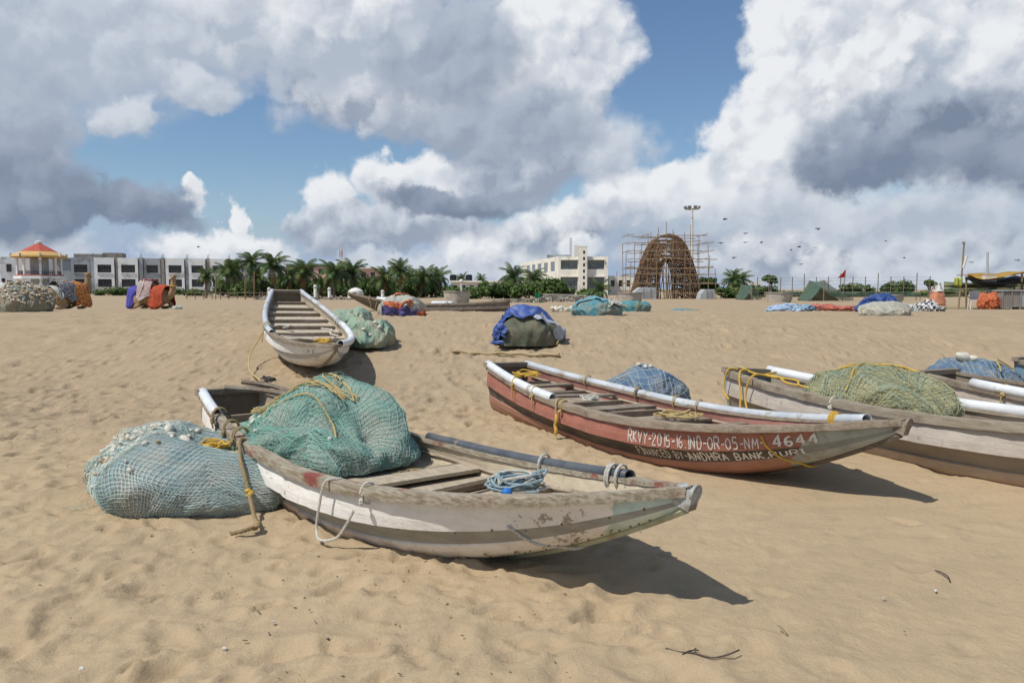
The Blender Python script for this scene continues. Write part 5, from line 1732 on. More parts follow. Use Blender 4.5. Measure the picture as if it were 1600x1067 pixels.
LEAF = [mat('leaf_green', (.075, .14, .03), (.10, .165, .04), 1.5, .55, trans=.25), mat('leaf_dark', (.032, .065, .018), (.05, .085, .022), 1.5, .55, trans=.2), mat('leaf_yellow', (.15, .20, .05), (.11, .16, .04), 1.5, .55, trans=.25)]
def leafy(label, px, pbase, ptop, wpx, Y, n=1500, name='bush', trunk=True, flat=False, leaf=.22, cat='bush', group='bushes along the beach road'):
    b = at(px, 467, Y)
    top = at(px, ptop, Y).z - GZ
    bot = max(0.0, at(px, pbase, Y).z - GZ)
    rw = wpx / 2 / FPX * Y
    root = thing(name, label, cat, (b.x, Y, GZ), 0, group)
    r_ = random.Random(int(px * 3 + wpx))
    cl = []
    nc = 14
    for k in range(nc):
        a = r_.uniform(0, 2 * math.pi)
        q = r_.random() ** .6
        cl.append((rw * .72 * q * math.cos(a), rw * .5 * q * math.sin(a), bot + (top - bot) * (r_.uniform(.25, .80) if not flat else r_.uniform(.6, .85)), rw * r_.uniform(.22, .42)))
    mb = MB()
    for k in range(n):
        cx, cy, cz, cr = cl[k % nc]
        u = Vector((r_.gauss(0, 1), r_.gauss(0, 1), r_.gauss(0, 1))).normalized() * (r_.random() ** .4)
        p = Vector((cx + u.x * cr, cy + u.y * cr, cz + u.z * min(cr, (top - bot) * .45) * .9))
        if p.z < .02:
            p.z = r_.uniform(.02, .3)
        s = leaf * r_.uniform(.7, 1.5)
        nrm = (u + Vector((r_.uniform(-.6, .6), r_.uniform(-.6, .6), r_.uniform(0, .8)))).normalized()
        t1 = nrm.orthogonal().normalized()
        t1 = Matrix.Rotation(r_.uniform(0, 6), 3, nrm) @ t1
        t2 = nrm.cross(t1)
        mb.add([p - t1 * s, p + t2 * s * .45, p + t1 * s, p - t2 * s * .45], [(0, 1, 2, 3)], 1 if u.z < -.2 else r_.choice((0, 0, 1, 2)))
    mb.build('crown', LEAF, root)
    if trunk:
        tk = MB()
        for (cx, cy, cz, cr) in cl[:6]:
            tk.tube([(cx * .1, cy * .1, -.05), (cx * .3, cy * .3, cz * .5), (cx, cy, cz)], lambda t: .10 - .07 * t, 5)
        tk.build('trunk', TRUNK, root, True)
    return root
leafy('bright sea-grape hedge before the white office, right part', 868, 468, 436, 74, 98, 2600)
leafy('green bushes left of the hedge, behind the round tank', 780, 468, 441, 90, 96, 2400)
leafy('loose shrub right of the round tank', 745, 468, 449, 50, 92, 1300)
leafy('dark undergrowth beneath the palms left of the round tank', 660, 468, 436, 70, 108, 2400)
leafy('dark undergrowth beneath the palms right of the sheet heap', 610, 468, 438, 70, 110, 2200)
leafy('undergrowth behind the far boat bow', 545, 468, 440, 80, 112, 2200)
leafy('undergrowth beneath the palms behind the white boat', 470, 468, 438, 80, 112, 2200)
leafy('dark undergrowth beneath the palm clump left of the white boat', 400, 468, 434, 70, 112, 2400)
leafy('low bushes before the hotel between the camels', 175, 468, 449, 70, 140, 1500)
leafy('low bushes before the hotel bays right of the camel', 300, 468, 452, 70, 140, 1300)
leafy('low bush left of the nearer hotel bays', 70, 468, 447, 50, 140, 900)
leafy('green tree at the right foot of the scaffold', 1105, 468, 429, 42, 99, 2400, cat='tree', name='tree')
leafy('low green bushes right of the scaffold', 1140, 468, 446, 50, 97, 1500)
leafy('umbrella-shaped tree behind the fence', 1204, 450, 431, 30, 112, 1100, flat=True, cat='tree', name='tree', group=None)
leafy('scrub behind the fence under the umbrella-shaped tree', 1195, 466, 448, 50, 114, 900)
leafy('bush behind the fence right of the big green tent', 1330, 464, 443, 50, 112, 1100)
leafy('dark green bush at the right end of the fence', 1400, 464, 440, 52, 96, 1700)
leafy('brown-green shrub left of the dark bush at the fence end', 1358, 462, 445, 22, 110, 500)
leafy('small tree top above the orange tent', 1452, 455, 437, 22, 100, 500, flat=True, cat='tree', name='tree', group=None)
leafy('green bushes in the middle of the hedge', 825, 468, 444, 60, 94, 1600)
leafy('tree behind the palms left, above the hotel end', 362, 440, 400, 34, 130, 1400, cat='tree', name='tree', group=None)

for k in range(16):      # poles standing inside the arch
    x = -1.3 + 2.6 * k / 15 + rng.uniform(-.1, .1)
    pole(scf, (x, rng.uniform(-2.0, 2.0), 0), (x + rng.uniform(-.15, .15), rng.uniform(-2.0, 2.0), rng.uniform(3.5, 5.5)), 1.1)
# a belt of thicket that closes the view behind the palms and the fence
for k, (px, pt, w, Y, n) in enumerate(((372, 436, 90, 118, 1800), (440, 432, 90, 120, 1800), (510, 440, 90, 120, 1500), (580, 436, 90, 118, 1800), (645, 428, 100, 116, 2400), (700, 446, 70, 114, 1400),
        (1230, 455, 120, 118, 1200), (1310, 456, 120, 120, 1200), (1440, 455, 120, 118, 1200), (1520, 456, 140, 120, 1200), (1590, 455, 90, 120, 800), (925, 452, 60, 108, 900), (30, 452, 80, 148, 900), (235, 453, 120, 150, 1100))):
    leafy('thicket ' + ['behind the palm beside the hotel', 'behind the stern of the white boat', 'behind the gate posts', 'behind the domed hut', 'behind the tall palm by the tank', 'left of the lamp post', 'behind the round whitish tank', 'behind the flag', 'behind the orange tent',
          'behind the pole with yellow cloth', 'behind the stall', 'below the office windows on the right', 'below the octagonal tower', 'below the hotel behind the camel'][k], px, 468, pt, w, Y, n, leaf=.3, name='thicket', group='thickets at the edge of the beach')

# ------------------------------------------------------------------ things at the back of the beach
def gpos(px, Y):
    p = at(px, 470, Y)
    return Vector((p.x, Y, gz(p.x, Y)))
CEM = mat('cement_ring', (.46, .42, .36), (.38, .35, .30), 1.5, .9, dirt=(.25, .23, .2), damount=.4)
for (lb, px, Y, r, h) in (('round concrete tank behind the dark far boat', 714, 58, 1.05, .95), ('round concrete tank left of the arch footing', 984, 62, 1.05, .80), ('round whitish tank before the fence', 1217, 66, 1.15, .80), ('low round tank behind the navy heap', 1392, 60, .9, .65)):
    p = gpos(px, Y)
    t_ = thing('round_tank', lb, 'tank', p, 0, 'round concrete tanks')
    MB().lathe([(r * .86, -.1), (r, h * .85), (r, h)], 24).build('wall', CEM, t_, True)
    MB().lathe([(r + .06, h + .003), (r + .06, h + .09), (r - .10, h + .09)], 24).build('rim', CONC, t_, True)

# rubble wall, red crate, chair, debris
def rubble(label, px0, px1, Y, h, n, seed):
    a, b = gpos(px0, Y), gpos(px1, Y)
    root = thing('rubble_wall', label, 'wall', a, 0, 'rubble along the back of the beach')
    r_ = random.Random(seed)
    w = b.x - a.x
    for k in range(n):
        s = (r_.uniform(.25, .7), r_.uniform(.25, .5), r_.uniform(.12, .35))
        x = w * (k + r_.random()) / n
        z = r_.uniform(0, h)
        MB().box((x, r_.uniform(-.4, .4), z * .8), s, Matrix.Rotation(r_.uniform(-.3, .3), 3, 'Y') @ Matrix.Rotation(r_.uniform(0, 3), 3, 'Z')).build('stone', CONC if r_.random() < .7 else CEM, root)
rubble('grey rubble and slabs below the hedge before the white office', 845, 925, 70, .55, 44, 1)
rubble('line of rubble below the bushes right of the far boat', 770, 850, 66, .25, 30, 2)
rubble('scattered rubble beneath the palms behind the white boat', 400, 560, 84, .25, 40, 3)
p = gpos(852, 72)
sl = thing('broken_slab', 'long pale broken slab lying on the rubble below the hedge', 'slab', p)
MB().box((1.9, 0, .62), (4.2, 1.0, .14), Matrix.Rotation(.03, 3, 'Y')).build('slab', CEM, sl)
MB().box((.5, 0, .25), (.5, .8, .6)).build('support', CONC, sl)
MB().box((3.4, 0, .25), (.5, .8, .6)).build('support', CONC, sl)
p = gpos(934, 60)
rc = thing('red_crate', 'pinkish red slatted crate below the young palm', 'crate', p)
RED = mat('faded_red_paint', (.42, .10, .10), (.34, .09, .09), 3, .7)
for k in range(4):
    MB().box((0, -.28, .07 + .13 * k), (1.15, .03, .10)).build('slat', RED, rc)
    MB().box((0, .28, .07 + .13 * k), (1.15, .03, .10)).build('slat', RED, rc)
for sx in (-.54, .54):
    MB().box((sx, 0, .26), (.05, .52, .52)).build('end_panel', RED, rc)
def chair(label, p, m, rot, sc=1.0):
    root = thing('plastic_chair', label, 'chair', p, rot, 'plastic chairs')
    root.scale = (sc, sc, sc)
    MB().box((0, 0, .42), (.46, .44, .035)).build('seat', m, root)
    b = MB()
    for k in range(7):
        a = -.9 + .3 * k
        b.box((math.sin(a) * .24, .22 - (1 - math.cos(a)) * .12, .64), (.075, .025, .40), Matrix.Rotation(-a * .5, 3, 'Z'))
    b.build('backrest', m, root)
    for sx in (-.2, .2):
        for sy in (-.19, .19):
            MB().tube([(sx, sy, .41), (sx * 1.2, sy * 1.25, 0)], .025, 5).build('leg', m, root)
        MB().box((sx * 1.2, 0, .62), (.05, .42, .03)).build('armrest', m, root)
chair('green plastic chair on the rubble line right of the far boat', gpos(841, 64), mat('green_plastic', (.02, .22, .12), None, 4, .45), .5)
chair('whitish plastic chair beside the orange tarpaulin at the stall', gpos(1524, 35.5), W_WHITE, -.3, 1.05)
# white floats and scraps lying on the sand
wf = thing('float_string', 'string of white floats lying on the sand left of the grey-blue sack', 'floats', gpos(885, 24))
r_ = random.Random(5)
fm_ = MB().ell((0, 0, 0), (.09, .07, .06), 8, 6).mesh('float', FLOAT_W, 'all')
for k in range(22):
    obj('float', fm_, wf, (-.45 + .042 * k + r_.uniform(-.04, .04), r_.uniform(-.22, .22), .05 + r_.uniform(0, .09)), (0, 0, r_.uniform(0, 6)))

# globe lamp post
p = gpos(721, 86)
lp = thing('lamp_post', 'white lamp post with round globe behind the far boat', 'lamp', p)
MB().tube([(0, 0, 0), (0, 0, 1.9)], .10, 8).build('pole', W_WHITE, lp, True)
MB().ell((0, 0, 2.12), (.26, .26, .24), 12, 8).build('globe', W_WHITE, lp, True)

# low railing below the palms on the left
rl = thing('wooden_railing', 'low dark railing beneath the palms between the hotel and the white boat', 'railing', gpos(292, 88))
for k in range(13):
    MB().tube([(1.0 * k, 0, 0), (1.0 * k, 0, .95 + .5 * (k % 4 == 0))], .05, 5).build('post', WOOD_DARK, rl)
for z in (.35, .75):
    MB().tube([(-.2, 0, z), (12.3, 0, z)], .04, 5).build('bar', WOOD_DARK, rl)
for (lb, px) in (('slim bamboo post left of the palm clump', 337), ('slim bamboo post beneath the palm clump', 383), ('slim post beneath the bright tall palm', 397)):
    p = gpos(px, 86)
    tag(MB().tube([p, p + Vector((.1, 0, 3.2))], .06, 6).build('bamboo_post', BAMB, None, True), lb, 'post', 'posts beneath the palms')
for (lb, px, h) in (('white bollard behind the stern of the white boat', 421, 1.3), ('white gate post right of the white boat', 493, 1.6), ('second white gate post right of the white boat', 515, 1.3), ('white bollard near the bow of the dark far boat', 598, 1.0)):
    p = gpos(px, 84)
    o = thing('white_post', lb, 'post', p, 0, 'white posts along the beach road')
    MB().lathe([(.19, -.05), (.19, h), (.12, h + .1)], 10).build('shaft', W_WHITE, o, True)
    MB().lathe([(.25, h * .86), (.25, h * .93)], 10).build('band', W_GREY, o, True)
p = gpos(556, 92)
tn = thing('white_hut', 'small white domed hut right of the gate posts', 'hut', p)
MB().lathe([(1.0, -.1), (1.0, .6), (.9, 1.0), (.55, 1.25), (.1, 1.4)], 16).build('dome', W_WHITE, tn, True)
MB().box((0, -.95, .4), (.45, .25, .8)).build('door', GLASS, tn)

# ---- wire fence on the right with green shade nets
def see_through(m, amount):
    """woven shade net: part of it is holes"""
    t = m.node_tree
    out = t.nodes['Material Output']
    src = out.inputs[0].links[0].from_socket
    tr = t.nodes.new('ShaderNodeBsdfTransparent')
    mx = t.nodes.new('ShaderNodeMixShader')
    mx.inputs[0].default_value = amount
    t.links.new(src, mx.inputs[1])
    t.links.new(tr.outputs[0], mx.inputs[2])
    t.links.new(mx.outputs[0], out.inputs[0])
    return m
SHADE = see_through(mat('green_shade_net', (.14, .23, .18), (.17, .27, .21), 2, .8, .2, 30, trans=.3), .5)
fa, fb = gpos(1183, 84), gpos(1452, 78)
fn = thing('wire_fence', 'tall wire fence on thin posts along the right of the beach', 'fence', (0, 0, 0))
pm = MB().tube([(0, 0, 0), (0, 0, 1)], .045, 6).mesh('post', WOOD_DARK)
for k in range(15):
    q = fa + (fb - fa) * (k / 14)
    obj('post', pm, fn, (q.x, q.y, gz(q.x, q.y) - .05), None, (1, 1, 2.6 + .35 * (k % 3 == 1)))
for z in (.5, .9, 1.3, 1.7, 2.1, 2.45):
    MB().tube([fa + Vector((0, -.05, z)), fb + Vector((0, -.05, z))], .012, 4).build('wire', STEEL, fn)
def sheet(name, P, m, parent, th=.01):
    o = MB().grid(P).build(name, m, parent, 'all')
    so = o.modifiers.new('thickness', 'SOLIDIFY')
    so.thickness = th
    return o
def shade_band(label, px0, px1, Y, y_top, y_low, seed, n=60):
    f = make_noise(seed)
    root = thing('shade_net', label, 'shade net', gpos(px0, Y), 0, 'green shade nets along the fence')
    x0 = gpos(px0, Y).x
    w = gpos(px1, Y).x - x0
    g = gpos(px0, Y).z
    rows = []
    for i in range(n + 1):
        t = i / n
        zt = at(800, float(np.interp(t, *y_top)), Y).z - g
        zl = at(800, float(np.interp(t, *y_low)), Y).z - g
        row = []
        for j in range(7):
            q = j / 6
            row.append((w * t, .35 * float(f(t * 14, q * 2.2)) + .5 * q, max(.03, zt + (zl - zt) * q)))
        rows.append(row)
    sheet('net', rows, SHADE, root)
    pl_ = max(2, int(w / 2.5))
    for k in range(pl_ + 1):
        x = w * k / pl_
        MB().tube([(x, .3, -.05), (x, .3, max(.3, at(800, float(np.interp(k / pl_, *y_top)), Y).z - g))], .03, 5).build('stake', BAMB, root)
shade_band('long low green shade net drawn along the foot of the fence', 1196, 1440, 76, ([0, .25, .5, .75, 1], [457, 456, 457, 455, 459]), ([0, .4, 1], [461, 462, 464]), 4)
def tent(label, px0, pxp, px1, ypk, Y, seed):
    root = thing('shade_tent', label, 'tent', gpos(pxp, Y), 0, 'green shade net tents')
    g = gpos(pxp, Y)
    xl, xr = gpos(px0, Y).x - g.x, gpos(px1, Y).x - g.x
    zp = at(pxp, ypk, Y).z - g.z
    f = make_noise(seed)
    for (xe, yo) in ((xl, 0), (xr, 0)):
        rows = []
        for i in range(14):
            t = i / 13
            row = []
            for j in range(8):
                q = j / 7
                sag = -.18 * math.sin(math.pi * t)
                row.append((xe * t, -1.8 + 3.6 * q + .1 * float(f(t * 5, q * 5)), max(.05, zp * (1 - t) + .18 * t + sag - .15 * math.sin(math.pi * q))))
            rows.append(row)
        sheet('canopy', rows, SHADE, root)
    rows = []
    for i in range(12):
        t = -1 + 2 * i / 11
        xe = (xl if t < 0 else xr) * abs(t)
        top = max(.06, zp * (1 - abs(t)) + .12)
        rows.append([(xe, 1.6 + .05 * float(f(t * 6, j)), .03 + (top - .05) * j / 5) for j in range(6)])
    sheet('back_net', rows, mat('tan_shade_net', (.22, .21, .14), (.27, .25, .17), 2, .9, trans=.3), root)
    for y in (-1.8, 1.8):
        MB().tube([(0, y, -.05), (0, y, zp)], .05, 6).build('pole', BAMB, root)
tent('green tent of shade net with peaked ridge behind the red sheets', 1256, 1275, 1322, 438, 74, 6)
tent('dark green shade net tent left of the fence', 1156, 1166, 1184, 444, 82, 7)
# red flag
p = gpos(1316, 73)
fg = thing('red_flag', 'red triangular flag on a leaning pole at the fence', 'flag', p)
zt = at(1316, 421, 73).z - p.z
MB().tube([(0, 0, -.05), (.25, 0, zt)], .04, 6).build('pole', BAMB, fg)
sheet('cloth', [[(.25 - .75 * i / 8, .08 * math.sin(i * 1.3), zt - .85 * i / 8 - (1 - i / 8) * .75 * j / 4) for j in range(5)] for i in range(9)], mat('flag_red', (.50, .03, .035), None, 3, .7, trans=.2), fg)

# ---- stall at the right edge
SX = 36.0
def sp(px, py, Y):
    q = at(px, py, Y)
    return q
stall = thing('beach_stall', 'beach stall roofed with yellow and dark tarpaulins at the right edge', 'stall', gpos(1560, 38))
so_ = stall.location
def loc(px, py, Y):
    return sp(px, py, Y) - Vector(so_)
f9 = make_noise(77)
rows = []
for i in range(20):
    t = i / 19
    a, b = loc(1512 + 125 * t, 431 - 9 * t + 4 * math.sin(t * 7), 35.5), loc(1512 + 125 * t, 426 - 9 * t, 40)
    rows.append([tuple(a + (b - a) * (j / 6) + Vector((0, 0, -.16 * math.sin(math.pi * j / 6) + .07 * float(f9(t * 6, j * .7)) - .12 * math.sin(math.pi * t)))) for j in range(7)])
sheet('yellow_tarpaulin', rows, TARP_YELLOW, stall)
DARKC = mat('black_cloth', (.02, .022, .028), (.035, .037, .045), 3, .8, .3, 20)
rows = []
for i in range(18):
    t = i / 17
    a, b = loc(1508 + 125 * t, 436 + 5 * math.sin(t * 3.1), 35.0), loc(1508 + 125 * t, 432, 40.5)
    rows.append([tuple(a + (b - a) * (j / 6) + Vector((0, 0, -.25 * math.sin(math.pi * j / 6) * (1 + float(f9(t * 5, 3))) + .06 * float(f9(t * 8, j))))) for j in range(7)])
sheet('black_tarpaulin', rows, DARKC, stall)
rows = []
for i in range(16):
    t = i / 15
    rows.append([tuple(loc(1475 + 150 * t, 440 + 22 * j / 6 - 4 * t + 3 * math.sin(t * 5 + j), 41 + .25 * float(f9(t * 6, j)))) for j in range(7)])
def stripe_net():
    def ex(t, tc, col):
        n = t.nodes.new('ShaderNodeTexWave')
        n.bands_direction = 'Z'
        t.links.new(tc.outputs['Object'], n.inputs['Vector'])
        n.inputs['Scale'].default_value = 1.6
        n.inputs['Distortion'].default_value = 3.0
        return mixc(t, Ex(t, n.outputs['Fac']).step(.45, .8), col, (.30, .24, .15))
    return mat('layered_green_net', (.07, .14, .08), (.10, .17, .10), 3, .85, extra=ex)
sheet('back_net', rows, stripe_net(), stall)
for (px, pt, Y) in ((1543, 394, 37), (1597, 428, 35.6), (1510, 432, 40), (1585, 425, 40.4), (1620, 420, 36)):
    b = loc(px, 470, Y)
    t_ = loc(px, pt, Y)
    MB().tube([(b.x, b.y, gz(b.x + so_.x, Y) - so_.z - .05), t_], .05, 6).build('pole', BAMB if px != 1543 else W_GREY, stall)
MB().box(loc(1546, 434.5, 36.4), (.55, .3, .35)).build('lamp_box', W_WHITE, stall)
MB().tube([loc(1495, 430, 36.5), loc(1560, 430, 36)], .025, 5).build('ridge_pole', BAMB, stall)
# cabinet: framed sheet-metal panels on legs
cb = gpos(1580, 35)
cab = thing('sheet_metal_cabinet', 'grey sheet-metal cabinet on short legs under the stall roof', 'cabinet', cb)
c0, c1_ = gpos(1555, 35).x - cb.x, gpos(1625, 35).x - cb.x
CM = [mat('brown_grey_sheet', (.32, .28, .24), (.26, .23, .20), 3, .6), mat('pale_sheet_metal', (.46, .47, .46), (.38, .39, .38), 3, .55, metallic=.2)]
npn = 5
for k in range(npn):
    x0, x1 = c0 + (c1_ - c0) * k / npn, c0 + (c1_ - c0) * (k + 1) / npn
    pn = MB()
    for q in range(8):
        xa = x0 + .03 + (x1 - x0 - .06) * q / 8
        pn.span(xa, xa + (x1 - x0 - .06) / 8 * .98, -.5 + (.012 if q % 2 else 0), -.46, .12, .82)
    pn.build('panel', CM[0] if k < 2 else CM[1], cab)
    MB().span(x0 - .03, x0 + .03, -.53, -.45, 0, .86).build('frame_post', STEEL, cab)
MB().span(c0 - .05, c1_ + .05, -.56, .55, .863, .92).build('top', CM[1], cab)
MB().span(c0, c1_, -.44, .5, .10, .85).build('box', CM[0], cab)
for (sx) in (c0 + .1, (c0 + c1_) / 2, c1_ - .1):
    MB().box((sx, 0, .04), (.1, .8, .14)).build('leg', CONC, cab)
tarp_heap('bright orange tarpaulin heap beside the sheet-metal cabinet', 1544, 480, 34.6, .36, .36, .62, TARP_ORANGE, 91, 0, [(-.9, .8, -.9, .6, TARP_ORANGE, 1.06, .07)], lump=.2, e=.8, nm='tarpaulin_heap')
# pole with yellow sign cloth left of the stall
p = gpos(1501, 36)
yp = thing('sign_pole', 'tall wooden pole with a yellow-green cloth left of the stall', 'pole', p)
zt = at(1503, 379, 36).z - p.z
MB().tube([(-.1, 0, -.05), (0, 0, zt * .5), (.05, 0, zt)], .04, 7).build('pole', BAMB, yp, True)
MB().tube([(.03, -.05, zt * .62), (.16, -.05, zt * .80)], .055, 6).build('white_board', W_WHITE, yp)
zc = at(1496, 441, 36).z - p.z
sheet('cloth', [[(-.38 + .42 * i / 8, -.06 + .04 * math.sin(i * 1.7), zc + .22 - .42 * j / 4 + .02 * math.sin(i)) for j in range(5)] for i in range(9)], mat('lime_cloth', (.50, .56, .10), (.42, .48, .10), 4, .7, trans=.2), yp)
MB().ell((.02, 0, zt), (.09, .09, .05), 8, 5).build('pole_cap', STEEL, yp)
chs = mat('pink_orange_cloth', (.58, .27, .17), (.5, .2, .12), 3, .7, .3, 15)
p = gpos(1464, 52)
ot = thing('orange_tent', 'small ragged orange tent left of the pole with yellow cloth', 'tent', p)
f8 = make_noise(8)
w2, h2 = .46, at(1464, 444, 52).z - p.z
rows = []
for i in range(15):
    a = 2 * math.pi * i / 14
    rows.append([(max(-1, min(1, math.cos(a) * 1.3)) * w2 * (1 - .22 * j / 7) * (1 + .12 * float(f8(i * 1.6, j * .5))), max(-1, min(1, math.sin(a) * 1.3)) * w2 * (1 - .22 * j / 7) * (1 + .12 * float(f8(i * 1.9 + 7, j * .4))), .02 + h2 * .66 * j / 7 + .04 * float(f8(i, j))) for j in range(8)])
sheet('wall_cloth', rows, chs, ot)
rows = [[(math.cos(2 * math.pi * i / 14) * w2 * 1.0 * (1 - j / 4) + .15 * j / 4, math.sin(2 * math.pi * i / 14) * w2 * 1.0 * (1 - j / 4), h2 * (.66 + .30 * (j / 4) ** 1.3) + .03 * float(f8(i * 2, j))) for j in range(5)] for i in range(15)]
sheet('roof_cloth', rows, TARP_PALE, ot)
for k in range(4):
    a = math.pi / 2 * k + .4
    MB().tube([(math.cos(a) * w2 * .9, math.sin(a) * w2 * .9, -.05), (math.cos(a) * w2 * .5, math.sin(a) * w2 * .5, h2 * 1.05)], .03, 5).build('pole', BAMB, ot)
gr = kind(MB().grid([[(gpos(1420, 44).x + 9.0 * i / 20, 38 + 10 * j / 8, gz(gpos(1420, 44).x + 9.0 * i / 20, 38 + 10 * j / 8) + .012) for j in range(9)] for i in range(21)]).build('grass_patch', mat('thin_grass', (.17, .17, .07), (.36, .28, .17), 2.2, .9, .5, 25, contrast=(.4, .6)), None, 'all'), 'stuff')
tag(gr, 'thin green ground cover on the sand before the stall', 'grass')

# ------------------------------------------------------------------ camels
CAMEL = mat('camel_coat', (.36, .25, .14), (.28, .19, .105), 5, .9, .3, 50)
def remesh(o, vox, smooth=6):
    r_ = o.modifiers.new('skin', 'REMESH')
    r_.mode = 'VOXEL'
    r_.voxel_size = vox
    r_.use_smooth_shade = True
    s_ = o.modifiers.new('smooth', 'SMOOTH')
    s_.factor = .5
    s_.iterations = smooth
def camel(label, p, rot, cloths, head_turn):
    root = thing('camel', label, 'camel', p, rot, 'resting camels')
    b = MB()
    b.ell((0, 0, .62), (.92, .42, .44), 18, 12)
    b.ell((-.05, 0, 1.02), (.42, .26, .34), 14, 10)            # hump
    b.ell((.62, 0, .62), (.40, .34, .42), 14, 10)              # chest
    b.ell((-.72, 0, .58), (.36, .36, .40), 14, 10)             # rump
    # folded legs: haunch, shank along the ground
    for sy in (-1, 1):
        b.ell((-.55, sy * .34, .40), (.36, .15, .30), 12, 8, Matrix.Rotation(.5, 3, 'Y'))
        b.tube([(-.30, sy * .40, .22), (-.62, sy * .44, .10), (-.98, sy * .40, .07)], lambda t: .10 - .03 * t, 8)
        b.tube([(.62, sy * .30, .50), (.92, sy * .34, .18), (.60, sy * .38, .09), (.28, sy * .38, .07)], lambda t: .13 - .06 * t, 8)
    # neck and head
    nk = catmull([(.70, 0, .68), (1.02, 0, .62), (1.24, 0, .86), (1.30, 0, 1.22), (1.32, 0, 1.52)], 6)
    b.tube(nk, lambda t: .20 - .085 * t, 10)
    hd = Matrix.Rotation(head_turn, 3, 'Z')
    c = Vector((1.33, 0, 1.58))
    b.ell(c, (.17, .115, .12), 12, 8, hd)
    b.ell(c + hd @ Vector((.20, 0, -.05)), (.16, .08, .085), 12, 8, hd)
    b.ell(c + hd @ Vector((.31, 0, -.085)), (.075, .07, .065), 10, 7, hd)
    for sy in (-1, 1):
        b.ell(c + hd @ Vector((-.10, sy * .11, .09)), (.035, .03, .075), 8, 6, hd)
    b.tube([(-1.02, 0, .60), (-1.14, 0, .36), (-1.12, .02, .16)], lambda t: .05 - .025 * t, 6)
    o = b.build('body', CAMEL, root, 'all')
    remesh(o, .035, 5)
    for sy in (-1, 1):
        MB().ell(c + hd @ Vector((.07, sy * .105, .045)), (.026, .018, .026), 8, 6, hd).build('eye', GLASS, root, True)
    for (nm, x0, x1, low_l, low_r, top, m, sd) in cloths:
        f = make_noise(sd)
        rows = []
        for i in range(17):
            t = i / 16
            x = x0 + (x1 - x0) * t
            row = []
            for j in range(21):
                q = -1 + 2 * j / 20
                hgt = top + .08 * math.cos(2.2 * (t - .5)) + .03 * float(f(t * 4, q * 3))
                a = abs(q)
                lowz = (low_l if q < 0 else low_r) + .12 * float(f(t * 3.5 + 8, 2.0 * q)) + .10 * math.cos(t * 6.28)
                lowz = max(.04, lowz)
                ang = min(1.0, a / .62) * math.pi / 2
                y = math.copysign((.46 * math.sin(ang) + .10 * max(0, a - .62) / .38) * (1 - .12 * (2 * t - 1) ** 2) + .05 * float(f(t * 7 + 3, q * 2)) * a, q)
                zs_ = hgt - (hgt - .62) * (1 - math.cos(ang))
                z = zs_ if a < .62 else .62 + (lowz - .62) * (a - .62) / .38
                row.append((x + .04 * float(f(q * 4, t * 3)), y, z))
            rows.append(row)
        sheet(nm, rows, m, root, .02)
    return root
def motley(name, a, b, c):
    def ex(t, tc, col):
        ob = Ex(t, tc.outputs['Object'])
        col = mixc(t, noise(t, ob, 16.0, 3.0, .6).step(.52, .56), col, c)
        return col
    return mat(name, a, b, 9, .85, .4, 30, contrast=(.48, .52), extra=ex)
RUG_RED = motley('red_orange_rug', (.36, .05, .025), (.45, .11, .03), (.30, .04, .03))
RUG_GREY = motley('grey_pink_rug', (.38, .34, .34), (.50, .30, .26), (.22, .20, .22))
RUG_BLUE = motley('violet_blue_rug', (.07, .07, .36), (.05, .06, .28), (.11, .09, .36))
RUG_DARK = motley('dark_patterned_rug', (.07, .07, .09), (.20, .20, .22), (.35, .34, .33))
RUG_ORANGE = motley('orange_maroon_rug', (.50, .18, .04), (.24, .04, .04), (.60, .34, .10))
p = gpos(236, 36.5)
c2 = camel('couched camel with red rugs, head raised, before the hotel', p, R(-14), [('chest_rug', .22, 1.02, .10, .2, 1.10, RUG_RED, 3), ('saddle_rug', -.50, .30, .50, .5, 1.38, RUG_GREY, 4), ('rump_rug', -1.08, -.55, .06, .1, 1.05, RUG_BLUE, 5)], R(-70))
sd_ = MB().tube([(-.3, -.22, 1.46), (-.3, .22, 1.46)], .05, 8)
sd_.tube([(.25, -.22, 1.44), (.25, .22, 1.44)], .05, 8)
sd_.tube([(-.3, -.2, 1.46), (.25, -.2, 1.44)], .03, 6).tube([(-.3, .2, 1.46), (.25, .2, 1.44)], .03, 6)
sd_.build('saddle_frame', mat('dull_red_wood', (.30, .10, .09), None, 5, .7), c2)
MB().tube([(-.3, -.46, .62), (-.1, -.44, 1.10), (-.18, -.2, 1.47)], .03, 6).build('strap', FLOAT_W, c2)
nb = MB()
for k in range(10):
    a = 2 * math.pi * k / 10
    a2 = 2 * math.pi * (k + 1) / 10
    nb.tube([(1.29 + .16 * math.cos(a), .16 * math.sin(a), 1.14), (1.29 + .16 * math.cos(a2), .16 * math.sin(a2), 1.14)], .035, 6)
nb.build('collar', ROPE_YELLOW, c2, True)
p = gpos(102, 33.5)
c1c = camel('couched camel seen from behind with dark and orange rugs, by the mound of floats', p, R(76), [('saddle_rug', -.62, .25, .42, .42, 1.22, RUG_DARK, 13), ('chest_rug', .10, 1.0, .12, .05, 1.16, RUG_ORANGE, 14), ('pad', -.86, -.55, .62, .62, .98, TARP_PALE, 15)], R(20))
p = gpos(279, 36)
sb = tarp_heap('small white bundle lying before the camel with red rugs', 277, 483, 36, .22, .2, .2, TARP_PALE, 95, 0, [], lump=.2, nm='bundle')

